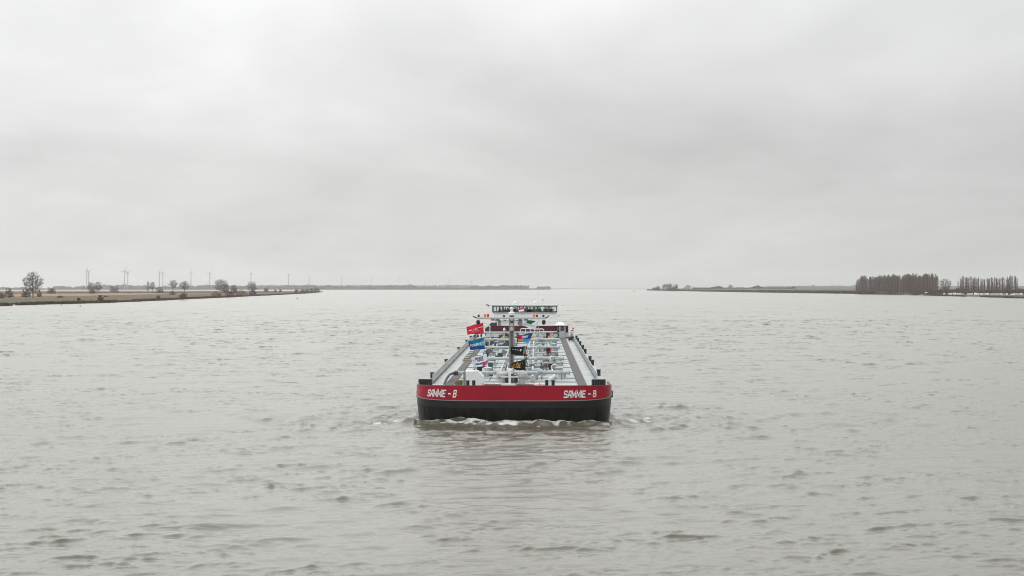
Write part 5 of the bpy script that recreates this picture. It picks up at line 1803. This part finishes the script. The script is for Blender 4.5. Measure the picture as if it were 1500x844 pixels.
def flag(corners, colour, marks, label, yl=yfl - 0.3, seed=0, nu=44, nv=28, wave=0.14, name='flag'):
    """corners: pixel positions hoist-top, fly-top, fly-bottom, hoist-bottom; colour(u, v) names the cloth at u from hoist, v from bottom.
    marks: list of (quads in flag u,v, cloth)"""
    ht, ft, fb, hb = [loc(px, py, yl) for px, py in corners]
    def P(u, v, lift=0.0):
        t = ht.lerp(ft, u); b_ = hb.lerp(fb, u)
        p = b_.lerp(t, v)
        ph = 7.5 * u + 1.3 * v + seed
        p = p + Vector((0, wave * (0.15 + u) * math.sin(ph), wave * 0.28 * u * math.sin(ph * 1.2 + 1 + seed)))
        return p + Vector((0, -lift, 0))
    used_c = []
    def ci(c):
        if c not in used_c: used_c.append(c)
        return used_c.index(c)
    mb = MB()
    vs = [P(i / nu, j / nv) for j in range(nv + 1) for i in range(nu + 1)]
    nb = len(vs)
    vs += [p + Vector((0, 0.008, 0)) for p in vs]
    fs = []; ms = []
    for j in range(nv):
        for i in range(nu):
            a = j * (nu + 1) + i
            c = ci(colour((i + 0.5) / nu, (j + 0.5) / nv))
            fs.append((a, a + 1, a + nu + 2, a + nu + 1)); ms.append(c)
            fs.append((nb + a, nb + a + nu + 1, nb + a + nu + 2, nb + a + 1)); ms.append(c)
    mb.add(vs, fs); mb.m = ms
    root = mb.build(name, [FM[c] for c in used_c], None, smooth=True, fix=False)
    # the cloth keeps its shape as the ship's frame places it
    root.location = BOW; root.rotation_euler = (0, 0, -HEAD)
    tag(root, label, 'flag', 'flags on the fore mast halyards' if name == 'flag' and yl < 50 else None)
    for quads, c in marks:
        mm = MB()
        for f in quads:
            si = f[0][2] if len(f[0]) > 2 else 0
            mm.add([P(q[0], q[1], 0.012 + 0.002 * si) for q in f], [tuple(range(len(f)))])
        mm.build('emblem', FM[c], root, fix=False)
    return root


def flag_text(s, u0, u1, v0, v1, w=0.2, gap=0.32, shear=0.0, slope=0.0):
    """lettering seen the right way round from the bow: u falls from left to right in the picture"""
    q, W = text_quads(s, w, gap, shear)
    return [[(u1 + (u0 - u1) * (p[0] / W), v0 + (v1 - v0) * p[1] + slope * (p[0] / W), p[2]) for p in f] for f in q]


def bars(u0, u1, v, h, n, seed):
    r = random.Random(seed); out = []
    du = (u1 - u0) / n
    for i in range(n):
        if r.random() < 0.15: continue
        hh = h * r.uniform(0.7, 1)
        out.append([(u0 + du * i, v, 0), (u0 + du * (i + 0.7), v, 0), (u0 + du * (i + 0.7), v + hh, 0), (u0 + du * i, v + hh, 0)])
    return out


def ring2d(u, v, ru, rv, w, n=18):
    out = []
    for k in range(n):
        a, b_ = 2 * math.pi * k / n, 2 * math.pi * (k + 1) / n
        out.append([(u + ru * math.cos(a), v + rv * math.sin(a), 0), (u + ru * math.cos(b_), v + rv * math.sin(b_), 0),
                    (u + ru * w * math.cos(b_), v + rv * w * math.sin(b_), 0), (u + ru * w * math.cos(a), v + rv * w * math.sin(a), 0)])
    return out


flag([(707.6, 472.8), (683.2, 478.6), (684.6, 490.2), (708.8, 489.2)], lambda u, v: 'red',
     [(ring2d(0.44, 0.52, 0.075, 0.13, 0.6), 'white'), ([[(0.04, 0.62, 0), (0.30, 0.60, 0), (0.32, 0.66, 0), (0.04, 0.69, 0)]], 'white'),
      ([[(0.56, 0.44, 0), (0.92, 0.46, 0), (0.86, 0.54, 0), (0.56, 0.52, 0)]], 'white'), (bars(0.26, 0.74, 0.30, 0.05, 12, 1), 'white')],
     'red flag with a white winged ring, topmost on the left halyard', seed=0.4)


def blue_c(u, v):
    if v < 0.33 - 0.02 * u: return 'blue'
    if v < 0.33 + 0.55 * max(0, 1 - u / 0.62): return 'sky'
    return 'teal' if v > 0.42 or u < 0.5 else 'blue'


flag([(709.4, 494.0), (685.6, 500.4), (688.6, 512.6), (710.6, 511.4)], blue_c,
     [(flag_text('IOBRIST', 0.05, 0.92, 0.40, 0.60, 0.24, 0.55, slope=0.0), 'white')],
     'blue and teal flag with white spaced letters, middle one on the left halyard', seed=1.1)


def white_c(u, v):
    m = 0.40 - 0.10 * u
    if u < 0.34 and abs(v - (0.16 + 0.0 * u) - (0.20 - u) * 0.55) < 0.13: return 'mag'
    if 0.26 < v + 0.16 * u < 0.42 and u < 0.84: return 'navy' if u < 0.14 else 'teal'
    return 'white'


flag([(713.0, 518.6), (690.2, 524.2), (694.0, 537.4), (713.6, 536.2)], white_c,
     [(flag_text('BUNKER', 0.24, 0.78, 0.68, 0.84, 0.26, 0.3, slope=0.06), 'navy'), (flag_text('TOPICS', 0.24, 0.68, 0.48, 0.62, 0.26, 0.3, slope=0.06), 'navy'),
      ([[(0.82, 0.62, 0), (0.96, 0.66, 0), (0.97, 0.72, 0), (0.88, 0.72, 0)]], 'mag')],
     'white flag with navy words and a teal and magenta swoosh, lowest on the left halyard', seed=2.2)


def green_c(u, v):
    if 0.22 < u < 0.72 and v > 0.62 - 0.35 * max(0, 0.5 - abs(u - 0.42)) and v < 0.95 and v > 0.95 - (u - 0.15) * 1.6: return 'green'
    return 'white'


flag([(790.2, 469.6), (765.6, 469.0), (765.2, 477.2), (783.4, 483.6)], green_c,
     [(bars(0.18, 0.70, 0.36, 0.07, 16, 3), 'slate'), (bars(0.22, 0.62, 0.24, 0.05, 14, 5), 'slate')],
     'white flag with a green patch, topmost on the right halyard', seed=3.0, wave=0.14)


def orange_c(u, v):
    if u < 0.13 and v > 0.45: return 'slate'
    if v < 0.42 and u < 0.56: return 'lblue' if v < 0.40 - 0.15 * max(0, 0.3 - u) else 'royal'
    if v < 0.46 and 0.60 < u < 0.94 and v > 0.10: return 'orange'
    if u < 0.42: return 'royal'
    if v > 0.72 and 0.55 < u < 0.95 and v < 0.90: return 'mag'
    return 'slate'


flag([(780.6, 487.4), (758.0, 491.6), (757.2, 500.2), (774.8, 502.4)], orange_c,
     [(flag_text('SMART', 0.24, 0.66, 0.54, 0.74, 0.26, 0.28, slope=0.0), 'white')],
     'slate flag with orange and light blue blocks and white script, on the right halyard', seed=0.9, wave=0.14)


def teal_c(u, v):
    if 0.13 < u < 0.19 and v < 0.92: return 'sky'
    if 0.055 < u < 0.105 and v > 0.3: return 'orange'
    return 'black'


flag([(772.2, 507.2), (748.0, 508.6), (749.0, 519.4), (769.6, 522.0)], teal_c,
     [([[(0.34, 0.52, 0), (0.38, 0.46, 0), (0.42, 0.56, 0), (0.38, 0.72, 0), (0.31, 0.72, 0)]], 'white'), (bars(0.44, 0.92, 0.60, 0.09, 20, 7), 'white'), (bars(0.5, 0.85, 0.36, 0.03, 10, 8), 'slate')],
     'black flag with thin teal and orange bars at its hoist, on the right halyard', seed=1.9)
flag([(769.6, 525.8), (747.4, 533.0), (748.6, 541.6), (769.6, 542.6)], lambda u, v: 'black',
     [(flag_text('MT', 0.64, 0.93, 0.38, 0.72, 0.20, 0.28), 'gold'), (flag_text('BV', 0.32, 0.60, 0.38, 0.74, 0.20, 0.2), 'gold'), ([[(0.50, 0.70, 0), (0.55, 0.70, 0), (0.53, 0.92, 0), (0.49, 0.92, 0)], [(0.16, 0.64, 0), (0.38, 0.64, 0), (0.38, 0.73, 0), (0.16, 0.73, 0)]], 'gold'),
      (bars(0.30, 0.92, 0.27, 0.07, 20, 9), 'white')],
     'black flag with golden letters, lowest on the right halyard', seed=2.7)


def dutch_c(u, v):
    return 'red' if v > 0.62 else ('white' if v > 0.16 else 'blue')


mb = MB(); q = loc(767.9, 446.5, yw - 0.7); mb.tube([(q.x, yw - 0.7, zbod), (q.x, yw - 0.7, q.z)], 0.025, 6); mb.tube([(q.x, yw - 0.7, zbod + 0.1), (q.x, yw + 0.36, zbod + 0.1)], 0.025, 6)
mb.build('flagstaff', M['rail'], whl)
flag([(767.4, 449.6), (758.4, 452.9), (760.6, 457.4), (767.2, 457.2)], dutch_c, [], 'red, white and blue national flag before the wheelhouse windows', yl=yw - 0.72, seed=0.5, nu=20, nv=20, wave=0.06, name='national_flag')

# ================================================================== people in the wheelhouse
def person_mesh(seed, arms):
    r = random.Random(seed)
    me = bpy.data.meshes.new('person')
    sk = [((0, 0, 0.95), .15), ((0, 0, 1.12), .145), ((0, 0, 1.32), .17), ((0, 0, 1.44), .11), ((0, -0.01, 1.50), .055), ((0, -0.02, 1.58), .085), ((0, -0.02, 1.68), .10), ((0, -0.01, 1.76), .06)]
    ed = [(i, i + 1) for i in range(7)]
    for s in (-1, 1):
        b = len(sk)
        sk += [((s * 0.10, 0, 0.88), .10), ((s * 0.11, 0.01, 0.50), .065), ((s * 0.11, 0.02, 0.10), .045), ((s * 0.12, -0.12, 0.04), .04)]
        ed += [(0, b), (b, b + 1), (b + 1, b + 2), (b + 2, b + 3)]
        b = len(sk)
        if arms == 'down' or (arms == 'one' and s < 0):
            sk += [((s * 0.20, 0, 1.40), .07), ((s * 0.26, 0.02, 1.14), .05), ((s * 0.25, -0.10, 0.92), .035), ((s * 0.25, -0.14, 0.82), .04)]
        elif arms == 'one':
            sk += [((s * 0.20, 0, 1.40), .07), ((s * 0.30, -0.08, 1.22), .05), ((s * 0.20, -0.26, 1.40), .035), ((s * 0.15, -0.28, 1.50), .04)]
        else:
            sk += [((s * 0.20, 0, 1.40), .07), ((s * 0.27, -0.05, 1.15), .05), ((s * 0.10, -0.26, 1.12), .035), ((s * 0.02, -0.27, 1.13), .04)]
        ed += [(2, b), (b, b + 1), (b + 1, b + 2), (b + 2, b + 3)]
    me.from_pydata([p for p, _ in sk], ed, [])
    o = bpy.data.objects.new('person', me); COL.objects.link(o)
    m1 = o.modifiers.new('skin', 'SKIN'); m1.use_smooth_shade = True
    for i, (p, rr) in enumerate(sk):
        me.skin_vertices[0].data[i].radius = (rr, rr * (0.72 if i < 4 else 1))
        me.skin_vertices[0].data[i].use_root = (i == 0)
    m2 = o.modifiers.new('sub', 'SUBSURF'); m2.levels = 1; m2.render_levels = 1
    dg = bpy.context.evaluated_depsgraph_get()
    ne = bpy.data.meshes.new_from_object(o.evaluated_get(dg))
    bpy.data.objects.remove(o)
    return ne


skin_m = mat('skin_tone', (0.42, 0.25, 0.18), 0.6)
hair_m = mat('dark_hair', (0.03, 0.02, 0.015), 0.7)
protos = {}
for key, cloth, arms in (('black', (0.012, 0.013, 0.016), 'down'), ('navy', (0.015, 0.022, 0.04), 'one'), ('grey', (0.03, 0.04, 0.04), 'fold'), ('yellow', (0.50, 0.62, 0.03), 'down'), ('pale', (0.55, 0.54, 0.50), 'one')):
    me = person_mesh(len(protos), arms)
    me.materials.clear()
    me.materials.append(mat('jacket_' + key, cloth, 0.8)); me.materials.append(skin_m); me.materials.append(mat('trousers_dark', (0.02, 0.022, 0.03), 0.8))
    for p in me.polygons:
        c = p.center
        p.material_index = 1 if c.z > 1.50 else (2 if c.z < 0.92 else 0)
    hair = MB()
    hair.lathe((0, 0.015, 1.655), [(0.112, 0), (0.118, 0.05), (0.10, 0.11), (0.05, 0.145)], 12)
    protos[key] = (me, hair)
FLOOR = zw0 - 0.95
mb = MB(); mb.box(xb0 + 0.1, xb1 - 0.1, yw + 0.4, yw + DEP - 0.05, zw0 - 0.255, zw0 - 0.25); 
crowd = [(737.5, 0.9, 'grey'), (740.6, 1.3, 'black'), (743.6, 1.0, 'navy'), (746.4, 1.8, 'black'), (750.2, 1.1, 'grey'), (752.8, 1.6, 'navy'), (755.2, 1.2, 'black'), (757.6, 1.9, 'grey'),
         (769.8, 1.0, 'black'), (772.4, 1.5, 'navy'), (775.2, 1.1, 'black'), (777.6, 1.4, 'pale'), (780.6, 1.7, 'grey'), (782.2, 2.4, 'black'), (783.6, 0.9, 'yellow'), (786.6, 1.3, 'navy'), (789.6, 1.5, 'black'), (791.4, 2.3, 'grey'),
         (798.4, 1.1, 'navy'), (801.0, 1.5, 'black'), (803.2, 1.0, 'grey'), (805.4, 1.8, 'black'), (808.2, 1.4, 'navy'), (732.4, 3.6, 'black'), (764.2, 1.6, 'navy'), (761.0, 2.2, 'black'), (767.0, 2.5, 'grey')]
rc = random.Random(8)
hair_mesh = {}
for px, off, key in crowd:
    me, hair = protos[key]
    o = bpy.data.objects.new('person', me); COL.objects.link(o)
    y = yw + 1.05 + off
    q = loc(px, 455, y)
    R_ = Matrix.Rotation(-HEAD, 4, 'Z')
    wp = Matrix.Translation(BOW) @ R_ @ Vector((q.x, y, FLOOR))
    o.location = wp
    s = rc.uniform(0.92, 1.04)
    o.scale = (s, s, s)
    o.rotation_euler = (0, 0, rc.uniform(-0.7, 0.7))
    if key not in hair_mesh:
        h = hair.build('hair', hair_m, o, smooth=True); hair_mesh[key] = h.data
    else:
        h = bpy.data.objects.new('hair', hair_mesh[key]); COL.objects.link(h); h.parent = o
    if key == 'yellow': tag(o, 'person in a yellow-green safety jacket behind the wheelhouse windows', 'person')
    elif key == 'pale': tag(o, 'person in a pale top among the dark crowd in the wheelhouse', 'person')
    elif px == 732.4: tag(o, 'person standing apart from the crowd behind the leftmost wheelhouse window', 'person')
    else: tag(o, 'dark-clothed person in the crowd behind the wheelhouse windows', 'person', 'crowd in the wheelhouse')

# ================================================================== haze
def build_haze():
    mb = MB(); mb.box(-9500, 9500, -150, 15900, -3.0, 175.0)
    m = bpy.data.materials.new('haze'); m.use_nodes = True
    t = m.node_tree; t.nodes.clear()
    out = t.nodes.new('ShaderNodeOutputMaterial')
    v = t.nodes.new('ShaderNodeVolumePrincipled')
    v.inputs['Color'].default_value = (0.97, 0.975, 0.975, 1)
    v.inputs['Density'].default_value = HAZE_DENSITY
    v.inputs['Anisotropy'].default_value = 0.35
    t.links.new(v.outputs[0], out.inputs['Volume'])
    o = mb.build('haze', m)
    tag(o, kind='stuff')


build_haze()
